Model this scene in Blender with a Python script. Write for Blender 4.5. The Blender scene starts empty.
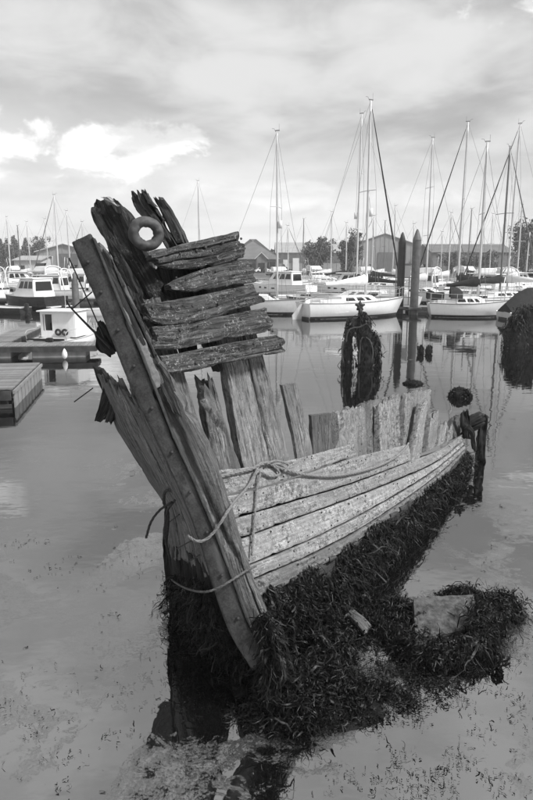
import bpy, bmesh, math, random
import numpy as np
from mathutils import Vector, Matrix

random.seed(7); RNG = np.random.default_rng(7)
scene = bpy.context.scene
C = scene.collection
R = math.radians

# ---------------------------------------------------------------- camera
CAM_H, FPX, CX, CY = 3.5, 643.0, 266.5, 400.0
PITCH = math.atan(138.0 / FPX)
cd = bpy.data.cameras.new('camera'); cam = bpy.data.objects.new('camera', cd); C.objects.link(cam)
cam.location = (0, 0, CAM_H); cam.rotation_euler = (math.pi / 2 - PITCH, 0, 0)
cd.sensor_fit = 'HORIZONTAL'; cd.sensor_width = 36.0; cd.lens = FPX / 533.0 * 36.0
cd.clip_start = 0.05; cd.clip_end = 6000
scene.camera = cam
scene.view_settings.view_transform = 'Standard'; scene.view_settings.look = 'None'
scene.view_settings.gamma = 1.0; scene.view_settings.exposure = 1.05
scene.view_settings.use_curve_mapping = False

# ---------------------------------------------------------------- sun + sky
SUN_EL, SUN_AZ = 48.0, 118.0            # azimuth clockwise from the viewing direction (+Y)
sd = bpy.data.lights.new('sun', 'SUN'); sun = bpy.data.objects.new('sun', sd); C.objects.link(sun)
sd.energy = 2.6; sd.angle = R(9); sd.color = (1, 1, 1)
sdir = Vector((math.sin(R(SUN_AZ)) * math.cos(R(SUN_EL)), math.cos(R(SUN_AZ)) * math.cos(R(SUN_EL)), math.sin(R(SUN_EL))))
sun.rotation_euler = sdir.to_track_quat('Z', 'Y').to_euler(); sun.location = (10, -10, 30)

class NT:
    """tiny node helper"""
    def __init__(s, tree): s.t = tree; s.n = tree.nodes; s.l = tree.links
    def new(s, kind, **kw):
        n = s.n.new(kind)
        for k, v in kw.items(): setattr(n, k, v)
        return n
    def link(s, a, b): s.l.new(a, b)
    def val(s, sock, v):
        if hasattr(v, 'links') or isinstance(v, bpy.types.NodeSocket): s.l.new(v, sock)
        else: sock.default_value = v
    def math(s, op, a, b=0.0, clamp=False):
        n = s.new('ShaderNodeMath', operation=op, use_clamp=clamp); s.val(n.inputs[0], a); s.val(n.inputs[1], b); return n.outputs[0]
    def vmul(s, v, sc):
        n = s.new('ShaderNodeVectorMath', operation='MULTIPLY'); s.val(n.inputs[0], v); s.val(n.inputs[1], sc); return n.outputs[0]
    def vadd(s, v, sc):
        n = s.new('ShaderNodeVectorMath', operation='ADD'); s.val(n.inputs[0], v); s.val(n.inputs[1], sc); return n.outputs[0]
    def noise(s, vec, scale=1.0, detail=4, rough=0.55, dist=0.0):
        n = s.new('ShaderNodeTexNoise'); n.inputs['Scale'].default_value = scale; n.inputs['Detail'].default_value = detail
        n.inputs['Roughness'].default_value = rough; n.inputs['Distortion'].default_value = dist
        s.val(n.inputs['Vector'], vec); return n.outputs[0]
    def ramp(s, x, lo, hi, a=0.0, b=1.0, smooth=True):
        n = s.new('ShaderNodeMapRange', interpolation_type='SMOOTHSTEP' if smooth else 'LINEAR')
        s.val(n.inputs[0], x); n.inputs[1].default_value = lo; n.inputs[2].default_value = hi
        s.val(n.inputs[3], a); s.val(n.inputs[4], b); return n.outputs[0]
    def mix(s, f, a, b):                       # float mix
        n = s.new('ShaderNodeMix', data_type='FLOAT'); s.val(n.inputs[0], f); s.val(n.inputs[2], a); s.val(n.inputs[3], b); return n.outputs[0]
    def grey(s, v):
        n = s.new('ShaderNodeCombineColor'); [s.val(n.inputs[i], v) for i in range(3)]; return n.outputs[0]

w = bpy.data.worlds.new('World'); scene.world = w; w.use_nodes = True
T = NT(w.node_tree); T.n.clear()
out = T.new('ShaderNodeOutputWorld'); bg = T.new('ShaderNodeBackground')
sky = T.new('ShaderNodeTexSky', sky_type='NISHITA'); sky.sun_disc = False
sky.sun_elevation = R(SUN_EL); sky.sun_rotation = R(SUN_AZ); sky.altitude = 0; sky.dust_density = 3.0
bw = T.new('ShaderNodeRGBToBW'); T.link(sky.outputs[0], bw.inputs[0])
tc = T.new('ShaderNodeTexCoord'); d = tc.outputs['Generated']
sp = T.new('ShaderNodeSeparateXYZ'); T.link(d, sp.inputs[0])
dx, dy, dz = sp.outputs
zz = T.math('ADD', T.math('MAXIMUM', dz, 0.0), 0.13)
cmb = T.new('ShaderNodeCombineXYZ'); T.link(T.math('DIVIDE', dx, zz), cmb.inputs[0]); T.link(T.math('DIVIDE', dy, zz), cmb.inputs[1])
pl = T.vadd(cmb.outputs[0], (7.9, 4.3, 0.0))              # position on a flat cloud deck
ds = T.vmul(d, (1.0, 1.0, 2.4))
n0 = T.noise(T.vadd(ds, (1.3, 0.2, 0.4)), 2.6, 4, 0.5, 0.3)   # large soft masses
n1 = T.noise(pl, 0.5, 5, 0.5, 0.25)
n2 = T.noise(T.vadd(ds, (5.1, 0.7, 3.3)), 6.0, 9, 0.55, 0.5)  # billows
n3 = T.noise(pl, 1.6, 8, 0.55, 0.4)                       # wisps
cl = T.math('ADD', T.math('MULTIPLY', n0, 0.45), T.math('ADD', T.math('MULTIPLY', n2, 0.35), T.math('MULTIPLY', n3, 0.20)))
wob = T.math('ADD', T.math('MULTIPLY', T.math('SUBTRACT', n0, 0.5), 0.12), T.math('MULTIPLY', T.math('SUBTRACT', n2, 0.5), 0.12))
el = T.math('ADD', dz, wob)
side = T.math('MULTIPLY', dx, 0.12)                       # the heavy layer hangs lower towards +X
el = T.math('ADD', el, side)
deck = T.math('MULTIPLY', T.ramp(el, 0.09, 0.19), T.ramp(el, 0.29, 0.55, 1.0, 0.8))   # 0 pale .. 1 heavy
shade = T.mix(deck, T.ramp(cl, 0.36, 0.62, 3.55, 4.8), T.ramp(cl, 0.40, 0.60, 2.35, 3.9))
shade = T.math('ADD', shade, T.ramp(dz, 0.34, 0.60, 0.0, 0.5))   # unseen cloud above the view, brightened to lift the water reflection
n4 = T.noise(T.vadd(T.vmul(d, (1.0, 1.0, 1.6)), (2.1, 0.7, 5.3)), 9.0, 9, 0.58, 0.25)
def billow(cx_, cz_, rx_, rz_, amp):                     # a sunlit cumulus head in the deck
    q1 = T.math('DIVIDE', T.math('SUBTRACT', dx, cx_), rx_); q2 = T.math('DIVIDE', T.math('SUBTRACT', dz, cz_), rz_)
    r_ = T.math('SQRT', T.math('ADD', T.math('MULTIPLY', q1, q1), T.math('MULTIPLY', q2, q2)))
    r_ = T.math('ADD', r_, T.math('MULTIPLY', T.math('SUBTRACT', n4, 0.5), -6.0))
    return T.math('MULTIPLY', T.ramp(r_, 0.5, 1.25, amp, 0.0), T.ramp(n2, 0.36, 0.58, 0.55, 1.5))
for cx_, cz_, rx_, rz_, amp in ((-0.17, 0.165, 0.085, 0.030, 1.7), (-0.30, 0.150, 0.085, 0.032, 1.5), (-0.40, 0.19, 0.06, 0.02, 1.0), (0.40, 0.335, 0.09, 0.035, 2.6), (-0.36, 0.335, 0.06, 0.018, 1.6), (0.05, 0.10, 0.22, 0.02, 0.4)):
    shade = T.math('ADD', shade, billow(cx_, cz_, rx_, rz_, amp))
gap = T.ramp(cl, 0.64, 0.74)
tot = T.mix(gap, shade, T.math('MULTIPLY', bw.outputs[0], 1.0))
T.link(T.grey(tot), bg.inputs[0]); bg.inputs[1].default_value = 0.1
T.link(bg.outputs[0], out.inputs[0])

# ---------------------------------------------------------------- picture measurements -> places in the world
RIGHT = np.array([1.0, 0, 0]); UP = np.array([0, math.sin(PITCH), math.cos(PITCH)]); FWD = np.array([0, math.cos(PITCH), -math.sin(PITCH)])
CAMP = np.array([0, 0, CAM_H])
def ray(px, py): return RIGHT * ((px - CX) / FPX) + UP * ((CY - py) / FPX) + FWD
def P(px, py, Y): d = ray(px, py); return CAMP + d * (Y / d[1])
def W(px, py, z=0.0): d = ray(px, py); return CAMP + d * ((z - CAM_H) / d[2])
def at(Yc): return lambda px, py: P(px, py, Yc)

# ---------------------------------------------------------------- numpy noise
def _hash(i, j, k):
    h = (i * 374761393 + j * 668265263 + k * 2147483647 + 1442695041) & 0xffffffff
    h = ((h ^ (h >> 13)) * 1274126177) & 0xffffffff
    h = ((h ^ (h >> 16)) * 2246822519) & 0xffffffff
    return ((h ^ (h >> 15)) & 0xffffff) / float(0xffffff)
def vn(p):
    p = np.asarray(p, float); f = np.floor(p); t = p - f; f = f.astype(np.int64); t = t * t * (3 - 2 * t)
    i, j, k = f[..., 0], f[..., 1], f[..., 2]; x, y, z = t[..., 0], t[..., 1], t[..., 2]
    def c(a, b, e): return _hash(i + a, j + b, k + e)
    x00 = c(0,0,0)*(1-x)+c(1,0,0)*x; x10 = c(0,1,0)*(1-x)+c(1,1,0)*x
    x01 = c(0,0,1)*(1-x)+c(1,0,1)*x; x11 = c(0,1,1)*(1-x)+c(1,1,1)*x
    return (x00*(1-y)+x10*y)*(1-z)+(x01*(1-y)+x11*y)*z
def fbm(p, o=4):
    p = np.asarray(p, float); a = 0.5; r = 0; s = 0
    for q in range(o): r = r + a * vn(p * 2 ** q + 17.3 * q); s += a; a *= 0.5
    return r / s

# ---------------------------------------------------------------- materials
MATS = {}
def mat(name): 
    m = bpy.data.materials.new(name); m.use_nodes = True; t = NT(m.node_tree)
    b = m.node_tree.nodes['Principled BSDF']; MATS[name] = m
    return m, t, b
def simple(name, v, rough=0.5, metal=0.0, var=0.15, scale=6.0, spec=0.5, bump=0.0, dirt=0.0):
    m, t, b = mat(name)
    g = t.new('ShaderNodeTexCoord').outputs['Object']
    n = t.noise(g, scale, 6, 0.6)
    c = t.ramp(n, 0.25, 0.75, v * (1 - var), v * (1 + var))
    if dirt:
        st = t.noise(t.vmul(g, (2.0, 2.0, 0.35)), 5.0, 6, 0.65)
        c = t.mix(t.ramp(st, 0.5, 0.75, 0, dirt), c, v * 0.35)
    t.link(t.grey(c), b.inputs['Base Color'])
    b.inputs['Roughness'].default_value = rough; b.inputs['Metallic'].default_value = metal
    b.inputs['Specular IOR Level'].default_value = spec
    if bump:
        bp = t.new('ShaderNodeBump'); bp.inputs['Strength'].default_value = bump; bp.inputs['Distance'].default_value = 0.01
        t.link(t.noise(g, scale * 6, 6, 0.7), bp.inputs['Height']); t.link(bp.outputs[0], b.inputs['Normal'])
    return m

def wood(name, lo, hi, flake=0.5, dark=0.4, lichen=0.0, lichen_v=0.4, rough=0.85, bump=0.9, crack=0.7, fib=1.0, mottle=0.0):
    """weathered timber; the 'grain' attribute runs along each piece. flake: share of the surface worn to the darker layer"""
    m, t, b = mat(name)
    a = t.new('ShaderNodeAttribute', attribute_name='grain').outputs['Vector']
    g1 = t.noise(t.vmul(a, (1.6, 34, 34)), 1.0, 8, 0.65, 0.3)
    g2 = t.noise(t.vmul(a, (7, 120, 120)), 1.0, 6, 0.68)
    bl = t.noise(t.vmul(a, (1.7, 4, 4)), 1.0, 6, 0.6, 0.6)
    fine = t.noise(a, 170.0, 4, 0.75)
    fb = t.math('ADD', t.math('MULTIPLY', g1, 0.5), t.math('ADD', t.math('MULTIPLY', g2, 0.32), t.math('MULTIPLY', fine, 0.18)))
    v = t.ramp(fb, 0.5 - 0.13 / fib, 0.5 + 0.13 / fib, lo, hi, False)
    v = t.math('MULTIPLY', v, t.ramp(bl, 0.28, 0.72, 0.62, 1.32))
    fk = t.noise(t.vmul(a, (5, 52, 52)), 1.0, 11, 0.76, 0.3)          # worn, flaking skin with hard edges
    fk = t.math('ADD', t.math('MULTIPLY', fk, 0.7), t.math('MULTIPLY', bl, 0.3))
    fm = t.ramp(fk, 0.58 - 0.2 * flake, 0.66 - 0.2 * flake)
    v = t.mix(t.math('MULTIPLY', fm, 0.9), v, t.math('MULTIPLY', v, dark))
    ck = t.noise(t.vmul(a, (0.9, 30, 30)), 1.0, 5, 0.55, 0.4)         # drying cracks along the grain
    ckm = t.ramp(t.math('ABSOLUTE', t.math('SUBTRACT', ck, 0.5)), 0.003, 0.016, 1.0, 0.0)
    ckm = t.math('MULTIPLY', ckm, t.ramp(bl, 0.42, 0.58, 0.15 * crack, 1.0 * crack))
    v = t.mix(ckm, v, lo * 0.2)
    pit = t.noise(t.vmul(a, (38, 75, 75)), 1.0, 3, 0.6)               # worm and bolt pits
    pm = t.ramp(pit, 0.655, 0.70)
    v = t.mix(t.math('MULTIPLY', pm, 0.85), v, lo * 0.2)
    if mottle:
        mo = t.noise(a, 24.0, 11, 0.82, 0.4)
        v = t.mix(t.math('MULTIPLY', t.ramp(mo, 0.485, 0.535), t.ramp(bl, 0.38, 0.60, 0.25 * mottle, mottle)), v, t.math('MULTIPLY', v, 0.3))
    if lichen:
        li = t.noise(a, 48.0, 8, 0.8, 0.5); li2 = t.noise(a, 7.0, 5, 0.6)
        v = t.mix(t.math('MULTIPLY', t.ramp(li, 0.54, 0.60), t.ramp(li2, 0.62 - 0.2 * lichen, 0.72 - 0.2 * lichen, 0.0, 0.9)), v, lichen_v)
    tone = t.new('ShaderNodeAttribute', attribute_name='tone', attribute_type='OBJECT').outputs['Fac']
    v = t.math('MULTIPLY', v, tone)
    t.link(t.grey(v), b.inputs['Base Color']); b.inputs['Roughness'].default_value = rough
    b.inputs['Specular IOR Level'].default_value = 0.2
    h = t.math('ADD', t.math('MULTIPLY', fb, 1.0), t.math('MULTIPLY', fm, -0.25))
    h = t.math('SUBTRACT', h, t.math('MULTIPLY', t.math('MAXIMUM', ckm, pm), 0.8))
    bp = t.new('ShaderNodeBump'); bp.inputs['Strength'].default_value = bump; bp.inputs['Distance'].default_value = 0.014
    t.link(h, bp.inputs['Height']); t.link(bp.outputs[0], b.inputs['Normal'])
    return m

wood('timber_dark', 0.010, 0.085, 0.6, 0.35, 0.5, 0.16)
wood('timber_lichen', 0.012, 0.13, 0.5, 0.35, 1.0, 0.24, crack=0.8, mottle=0.8)  # lichen speckle on dark boards, paled further to put lit highlights into the colour
wood('timber_grey', 0.06, 0.32, 0.45, 0.42, 0.3, 0.38, crack=0.8, mottle=0.5, fib=0.85, bump=0.7)
wood('timber_pale', 0.15, 0.50, 0.34, 0.6, 0.8, 0.60, crack=0.25, mottle=1.0, fib=0.7, bump=0.5)
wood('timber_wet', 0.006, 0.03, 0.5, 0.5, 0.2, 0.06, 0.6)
wood('deck_board', 0.13, 0.30, 0.3, 0.6)

m, t, b = mat('iron')                                       # rusted stem band
a = t.new('ShaderNodeAttribute', attribute_name='grain').outputs['Vector']
r1 = t.noise(a, 9.0, 8, 0.65); r2 = t.noise(a, 70.0, 6, 0.7)
r3 = t.noise(t.vmul(a, (2.2, 6, 6)), 1.0, 8, 0.6)
v = t.ramp(t.math('ADD', t.math('MULTIPLY', r1, 0.5), t.math('MULTIPLY', r2, 0.5)), 0.38, 0.64, 0.014, 0.06, False)
v = t.mix(t.ramp(r3, 0.56, 0.68, 0, 0.7), v, 0.085)
t.link(t.grey(v), b.inputs['Base Color']); b.inputs['Roughness'].default_value = 0.72; b.inputs['Specular IOR Level'].default_value = 0.3
bp = t.new('ShaderNodeBump'); bp.inputs['Strength'].default_value = 0.6; bp.inputs['Distance'].default_value = 0.006
t.link(t.math('ADD', t.math('MULTIPLY', r1, 0.7), t.math('MULTIPLY', r2, 0.3)), bp.inputs['Height']); t.link(bp.outputs[0], b.inputs['Normal'])

simple('iron_ring', 0.06, 0.6, 0, 0.35, 25, 0.4, 0.5)
simple('bolt', 0.02, 0.7, 0, 0.4, 40)
simple('old_paint', 0.20, 0.6, 0, 0.3, 30, 0.3, 0.3)
simple('rope_fibre', 0.21, 0.9, 0, 0.35, 60, 0.1, 0.8)
simple('rope_dark', 0.06, 0.9, 0, 0.35, 60, 0.1, 0.6)
simple('stone', 0.085, 0.95, 0, 0.55, 16, 0.1, 1.0, 0.4)
simple('gelcoat', 0.72, 0.25, 0, 0.05, 1.5, 0.5, 0, 0.18)
simple('gelcoat_grey', 0.42, 0.3, 0, 0.06, 1.5, 0.5, 0, 0.25)
simple('hull_navy', 0.02, 0.25, 0, 0.2, 2)
simple('antifoul', 0.025, 0.7, 0, 0.5, 3)
simple('deck_paint', 0.55, 0.6, 0, 0.08, 3, 0.3, 0, 0.25)
simple('glass_dark', 0.012, 0.08, 0, 0.2, 2, 0.6)
simple('alloy', 0.50, 0.4, 0, 0.08, 2)
simple('alloy_dark', 0.12, 0.4, 0, 0.1, 2)
simple('steel', 0.45, 0.3, 0.3, 0.1, 4)
simple('wire', 0.18, 0.5, 0, 0.1, 4)
simple('canvas_white', 0.66, 0.9, 0, 0.08, 4, 0.1, 0.3)
simple('canvas_dark', 0.03, 0.9, 0, 0.25, 4, 0.1, 0.3)
simple('rubber', 0.018, 0.7, 0, 0.3, 8)
simple('pile_steel', 0.11, 0.6, 0, 0.3, 3, 0.4, 0, 0.5)
simple('concrete', 0.20, 0.85, 0, 0.2, 3, 0.2, 0.4, 0.4)
simple('pontoon_side', 0.045, 0.8, 0, 0.4, 4, 0.2, 0.3, 0.4)
simple('clad_grey', 0.28, 0.7, 0, 0.08, 0.3, 0.2)
simple('clad_pale', 0.50, 0.7, 0, 0.06, 0.3, 0.2)
simple('roof_grey', 0.13, 0.8, 0, 0.15, 0.5, 0.2)
simple('roof_pale', 0.30, 0.8, 0, 0.1, 0.5, 0.2)
simple('brickwork', 0.16, 0.9, 0, 0.2, 2)
simple('trim_white', 0.7, 0.5, 0, 0.05, 2)
simple('shore', 0.16, 0.95, 0, 0.3, 0.4)
simple('bark', 0.05, 0.9, 0, 0.3, 3)
simple('leaf_dark', 0.07, 0.7, 0, 0.45, 0.7)
simple('leaf_mid', 0.115, 0.7, 0, 0.45, 0.7)
simple('mud', 0.012, 0.9, 0, 0.6, 9, 0.1, 1.0)
simple('barnacle', 0.34, 0.9, 0, 0.3, 30)

m, t, b = mat('seaweed')
gi = t.new('ShaderNodeNewGeometry').outputs['Random Per Island']
wp = t.new('ShaderNodeNewGeometry').outputs['Position']; wn = t.noise(wp, 7.0, 5, 0.65)
t.link(t.grey(t.math('MULTIPLY', t.math('ADD', t.math('MULTIPLY', t.math('POWER', gi, 3.0), 0.040), 0.003), t.ramp(wn, 0.38, 0.64, 0.2, 1.3))), b.inputs['Base Color'])
b.inputs['Roughness'].default_value = 0.5; b.inputs['Specular IOR Level'].default_value = 0.22

m, t, b = mat('water')
pos = t.new('ShaderNodeNewGeometry').outputs['Position']
ps = t.new('ShaderNodeSeparateXYZ'); t.link(pos, ps.inputs[0])
s1 = t.noise(pos, 0.55, 5, 0.6, 0.8); s2 = t.noise(pos, 5.0, 10, 0.78, 1.0); s3 = t.noise(pos, 45.0, 5, 0.75)
film = t.math('ADD', t.math('MULTIPLY', s1, 0.68), t.math('MULTIPLY', s2, 0.32))
near = t.ramp(ps.outputs[1], 6.0, 16.0, 0.0, 0.09)
fm = t.math('SUBTRACT', film, near)
mask = t.ramp(fm, 0.545, 0.585)
edge = t.ramp(t.math('ABSOLUTE', t.math('SUBTRACT', fm, 0.545)), 0.0, 0.022, 1.0, 0.0)
lace = t.ramp(t.math('ADD', t.math('MULTIPLY', s3, 0.55), t.math('MULTIPLY', s2, 0.45)), 0.45, 0.62)
amt = t.math('MULTIPLY', t.math('ADD', t.math('MULTIPLY', mask, t.ramp(lace, 0, 1, 0.35, 0.9)), t.math('MULTIPLY', edge, t.math('MULTIPLY', lace, 0.5))), 1.0, True)
col = t.mix(amt, 0.004, t.ramp(s3, 0.3, 0.7, 0.045, 0.13))
t.link(t.grey(col), b.inputs['Base Color'])
t.link(t.mix(amt, 0.025, 0.3), b.inputs['Roughness'])
b.inputs['IOR'].default_value = 3.5
rip = t.noise(t.vmul(pos, (1.0, 1.6, 1.0)), 1.1, 3, 0.5)
rip2 = t.noise(t.vmul(pos, (1.0, 1.8, 1.0)), 6.0, 2, 0.5)
hh = t.math('ADD', t.math('MULTIPLY', rip, 0.010), t.math('ADD', t.math('MULTIPLY', rip2, 0.0008), t.math('MULTIPLY', t.math('MULTIPLY', amt, s3), 0.008)))
bp = t.new('ShaderNodeBump'); bp.inputs['Strength'].default_value = 0.5; bp.inputs['Distance'].default_value = 1.0
t.link(hh, bp.inputs['Height']); t.link(bp.outputs[0], b.inputs['Normal'])

# ---------------------------------------------------------------- object helpers
WORLD = set()            # things whose parts are modelled in world coordinates
def link(name, me, material=None, parent=None, tone=1.0):
    o = bpy.data.objects.new(name, me); C.objects.link(o)
    if material and not me.materials: me.materials.append(MATS[material])
    o['tone'] = float(tone)
    if parent is not None:
        o.parent = parent
        if parent.name in WORLD: o.matrix_parent_inverse = Matrix.Translation(-parent.location)
    return o
def tag(o, label, cat, group=None):
    o['label'] = label; o['category'] = cat
    if group: o['group'] = group
    return o
def kind(o, k, label=None):
    o['kind'] = k
    if label: o['label'] = label
    return o
def empty(name, loc=(0, 0, 0), rz=0.0):
    o = bpy.data.objects.new(name, None); C.objects.link(o); o.location = loc; o.rotation_euler = (0, 0, rz)
    o.empty_display_size = 0.2
    return o
def mesh(name, verts, faces, grain=None, smooth=True, sharp=None):
    me = bpy.data.meshes.new(name)
    me.from_pydata([tuple(v) for v in verts], [], [tuple(f) for f in faces])
    if grain is not None:
        at_ = me.attributes.new('grain', 'FLOAT_VECTOR', 'POINT'); at_.data.foreach_set('vector', np.asarray(grain, np.float32).ravel())
    if smooth:
        me.polygons.foreach_set('use_smooth', np.ones(len(me.polygons), bool))
        if sharp: me.set_sharp_from_angle(angle=R(sharp))
    me.update(); return me
def unit(v): v = np.asarray(v, float); return v / (np.linalg.norm(v) + 1e-12)

def resample(pts, n):
    """Catmull-Rom through pts, n points evenly by length"""
    pts = np.asarray(pts, float)
    if len(pts) == 2: return pts[0] + (pts[1] - pts[0]) * np.linspace(0, 1, n)[:, None]
    e = np.vstack([2 * pts[0] - pts[1], pts, 2 * pts[-1] - pts[-2]]); o = []
    for i in range(len(pts) - 1):
        p0, p1, p2, p3 = e[i:i + 4]
        for s in np.linspace(0, 1, 16, endpoint=False):
            o.append(0.5 * ((2 * p1) + (-p0 + p2) * s + (2 * p0 - 5 * p1 + 4 * p2 - p3) * s ** 2 + (-p0 + 3 * p1 - 3 * p2 + p3) * s ** 3))
    o.append(pts[-1]); o = np.array(o)
    L = np.concatenate([[0], np.cumsum(np.linalg.norm(np.diff(o, axis=0), axis=1))])
    q = np.linspace(0, L[-1], n)
    return np.stack([np.interp(q, L, o[:, k]) for k in range(o.shape[1])], 1)

SEED = [0]
def beam(name, A, B, thk, parent, material, jag=(0.02, 0.02), rough=0.006, tone=1.0, nst=None, m=13, edge=0.008, back=1.0, split=0.5, toward=None, rot=0.0):
    """old timber between two edge polylines A and B (same count); front face on them, thickness away from the viewer"""
    SEED[0] += 1; sd_ = (SEED[0] * 1.37) % 11.0
    A = np.asarray(A, float); B = np.asarray(B, float)
    L = np.linalg.norm(np.diff((A + B) / 2, axis=0), axis=1).sum()
    nst = nst or int(min(110, max(14, L / 0.028)))
    A = resample(A, nst); B = resample(B, nst); Cn = (A + B) / 2
    tan = np.gradient(Cn, axis=0); tan /= np.linalg.norm(tan, axis=1)[:, None]
    hw = (B - A) / 2
    nr = np.cross(tan, hw); nr /= np.linalg.norm(nr, axis=1)[:, None]
    ref = (CAMP if toward is None else toward) - Cn
    sgn = np.sign((nr * ref).sum(1)); sgn[sgn == 0] = 1
    nr *= sgn[:, None]                                   # towards viewer
    Cn = Cn - nr * (thk / 2)
    xs = np.linspace(-1, 1, m)
    rd = np.where(np.abs(xs) > 0.92, 0.72, 1.0)
    ring = [(x, r) for x, r in zip(xs, rd)] + [(1.0, 0.0)] + [(x, -r) for x, r in zip(xs[::-1], rd[::-1])] + [(-1.0, 0.0)]
    ring = np.array(ring); K = len(ring)
    s = np.concatenate([[0], np.cumsum(np.linalg.norm(np.diff(Cn, axis=0), axis=1))]); L = s[-1]
    hwl = np.linalg.norm(hw, axis=1)
    S = np.repeat(s[:, None], K, 1); X = np.repeat(ring[None, :, 0], nst, 0); Yr = np.repeat(ring[None, :, 1], nst, 0)
    a_ = X * hwl[:, None]; b_ = Yr * thk / 2
    # ragged ends
    e0 = vn(np.stack([a_ * 22 + sd_, b_ * 22, S * 0 + 3], -1)) * 0.6 + vn(np.stack([a_ * 70 + sd_, b_ * 60, S * 0 + 9], -1)) * 0.4
    e1 = vn(np.stack([a_ * 22 + sd_, b_ * 22, S * 0 + 23], -1)) * 0.6 + vn(np.stack([a_ * 70 + sd_, b_ * 60, S * 0 + 29], -1)) * 0.4
    z0 = max(jag[0] * 2.5, 0.02); z1 = max(jag[1] * 2.5, 0.02)
    S2 = S + np.clip(1 - S / z0, 0, 1) * jag[0] * (e0 * 2 - 0.4) * 1.3 - np.clip(1 - (L - S) / z1, 0, 1) * jag[1] * (e1 * 2 - 0.4) * 1.3
    # surface relief: soft lumps, long grooves, splits
    q = np.stack([S * 2.2, a_ * 14 + sd_, b_ * 14], -1)
    lump = fbm(np.stack([S * 5 + sd_, a_ * 9, b_ * 9], -1), 3) - 0.5
    groove = fbm(np.stack([S * 1.4 + sd_, a_ * 55, b_ * 55], -1), 3) - 0.5
    sp_ = np.abs(vn(np.stack([S * 0.9 + sd_, a_ * 13, b_ * 12], -1)) - 0.5)
    dn = rough * (2.0 * lump + 0.55 * groove) * 2 - split * rough * 3.0 * np.clip(1 - sp_ / 0.05, 0, 1)
    er = (fbm(np.stack([S * 7 + sd_, X * 0.4 + 5, Yr * 0.8], -1), 4) - 0.5) * 2 * edge * np.abs(X) ** 3
    gap_ = np.clip(vn(np.stack([S * 9 + sd_, X * 0.5 + 50, Yr * 0.3], -1)) - 0.74, 0, 1) / 0.26 * edge * 3.0 * np.abs(X) ** 6
    pos = np.stack([np.interp(S2, s, Cn[:, k]) for k in range(3)], -1)
    over = np.clip(S2 - L, 0, None) - np.clip(-S2, 0, None)
    pos = pos + over[..., None] * np.where((S2 > L)[..., None], tan[-1], tan[0])
    pos = pos + hw[:, None, :] * X[..., None] * (1 + ((er - gap_) / np.maximum(hwl[:, None], 1e-3)))[..., None]
    pos = pos + nr[:, None, :] * (Yr * thk / 2 + dn * np.sign(Yr))[..., None]
    V = pos.reshape(-1, 3); G = np.stack([S2 + sd_, a_ + sd_ * 0.37, b_], -1).reshape(-1, 3)
    F = [(i * K + j, i * K + (j + 1) % K, (i + 1) * K + (j + 1) % K, (i + 1) * K + j) for i in range(nst - 1) for j in range(K)]
    V = list(V); G = list(G)
    for end in (0, nst - 1):                             # rough end grain: two inset rings and a centre
        base = end * K; ringp = pos[end]; cen = ringp.mean(0); prev = list(range(base, base + K)); td = -tan[0] if end == 0 else tan[-1]
        jg = jag[0] if end == 0 else jag[1]
        for ins in (0.66, 0.3):
            pts = cen + (ringp - cen) * ins
            hgt = (vn(pts * 55 + sd_) - 0.55) * (jg * 0.9 + 0.004)
            pts = pts + td * hgt[:, None]
            st = len(V); V += list(pts); G += [(sd_ + 0.001 * q_, a_[end, q_] * ins, b_[end, q_]) for q_ in range(K)]
            cur = list(range(st, st + K))
            F += [(prev[j], prev[(j + 1) % K], cur[(j + 1) % K], cur[j]) for j in range(K)]; prev = cur
        st = len(V); V.append(cen); G.append((sd_, 0, 0))
        F += [(prev[j], prev[(j + 1) % K], st) for j in range(K)]
    me = mesh(name, V, F, G, True, 50)
    bm = bmesh.new(); bm.from_mesh(me); bmesh.ops.recalc_face_normals(bm, faces=bm.faces); bm.to_mesh(me); bm.free()
    return link(name, me, material, parent, tone)

def pxbeam(name, ea, eb, fn, thk, parent, material, **kw):
    return beam(name, [fn(*p) for p in ea], [fn(*p) for p in eb], thk, parent, material, **kw)

def tube_geo(pts, rad, k=6, n=None, twist=0.0):
    pts = np.asarray(pts, float); n = n or len(pts)
    if n != len(pts): pts = resample(pts, n)
    rad = np.interp(np.linspace(0, 1, n), np.linspace(0, 1, len(np.atleast_1d(rad))), np.atleast_1d(rad))
    tan = np.gradient(pts, axis=0); tan /= np.linalg.norm(tan, axis=1)[:, None] + 1e-9
    up = np.array([0, 0, 1.0]) if abs(tan[0][2]) < 0.9 else np.array([1.0, 0, 0])
    V = []; 
    u = unit(np.cross(tan[0], up))
    for i in range(n):
        u = unit(u - tan[i] * np.dot(u, tan[i])); v_ = np.cross(tan[i], u)
        for j in range(k):
            a_ = 2 * math.pi * j / k + twist * i
            V.append(pts[i] + (u * math.cos(a_) + v_ * math.sin(a_)) * rad[i])
    F = [(i * k + j, i * k + (j + 1) % k, (i + 1) * k + (j + 1) % k, (i + 1) * k + j) for i in range(n - 1) for j in range(k)]
    F += [tuple(range(k))[::-1], tuple((n - 1) * k + j for j in range(k))]
    return V, F
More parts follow.
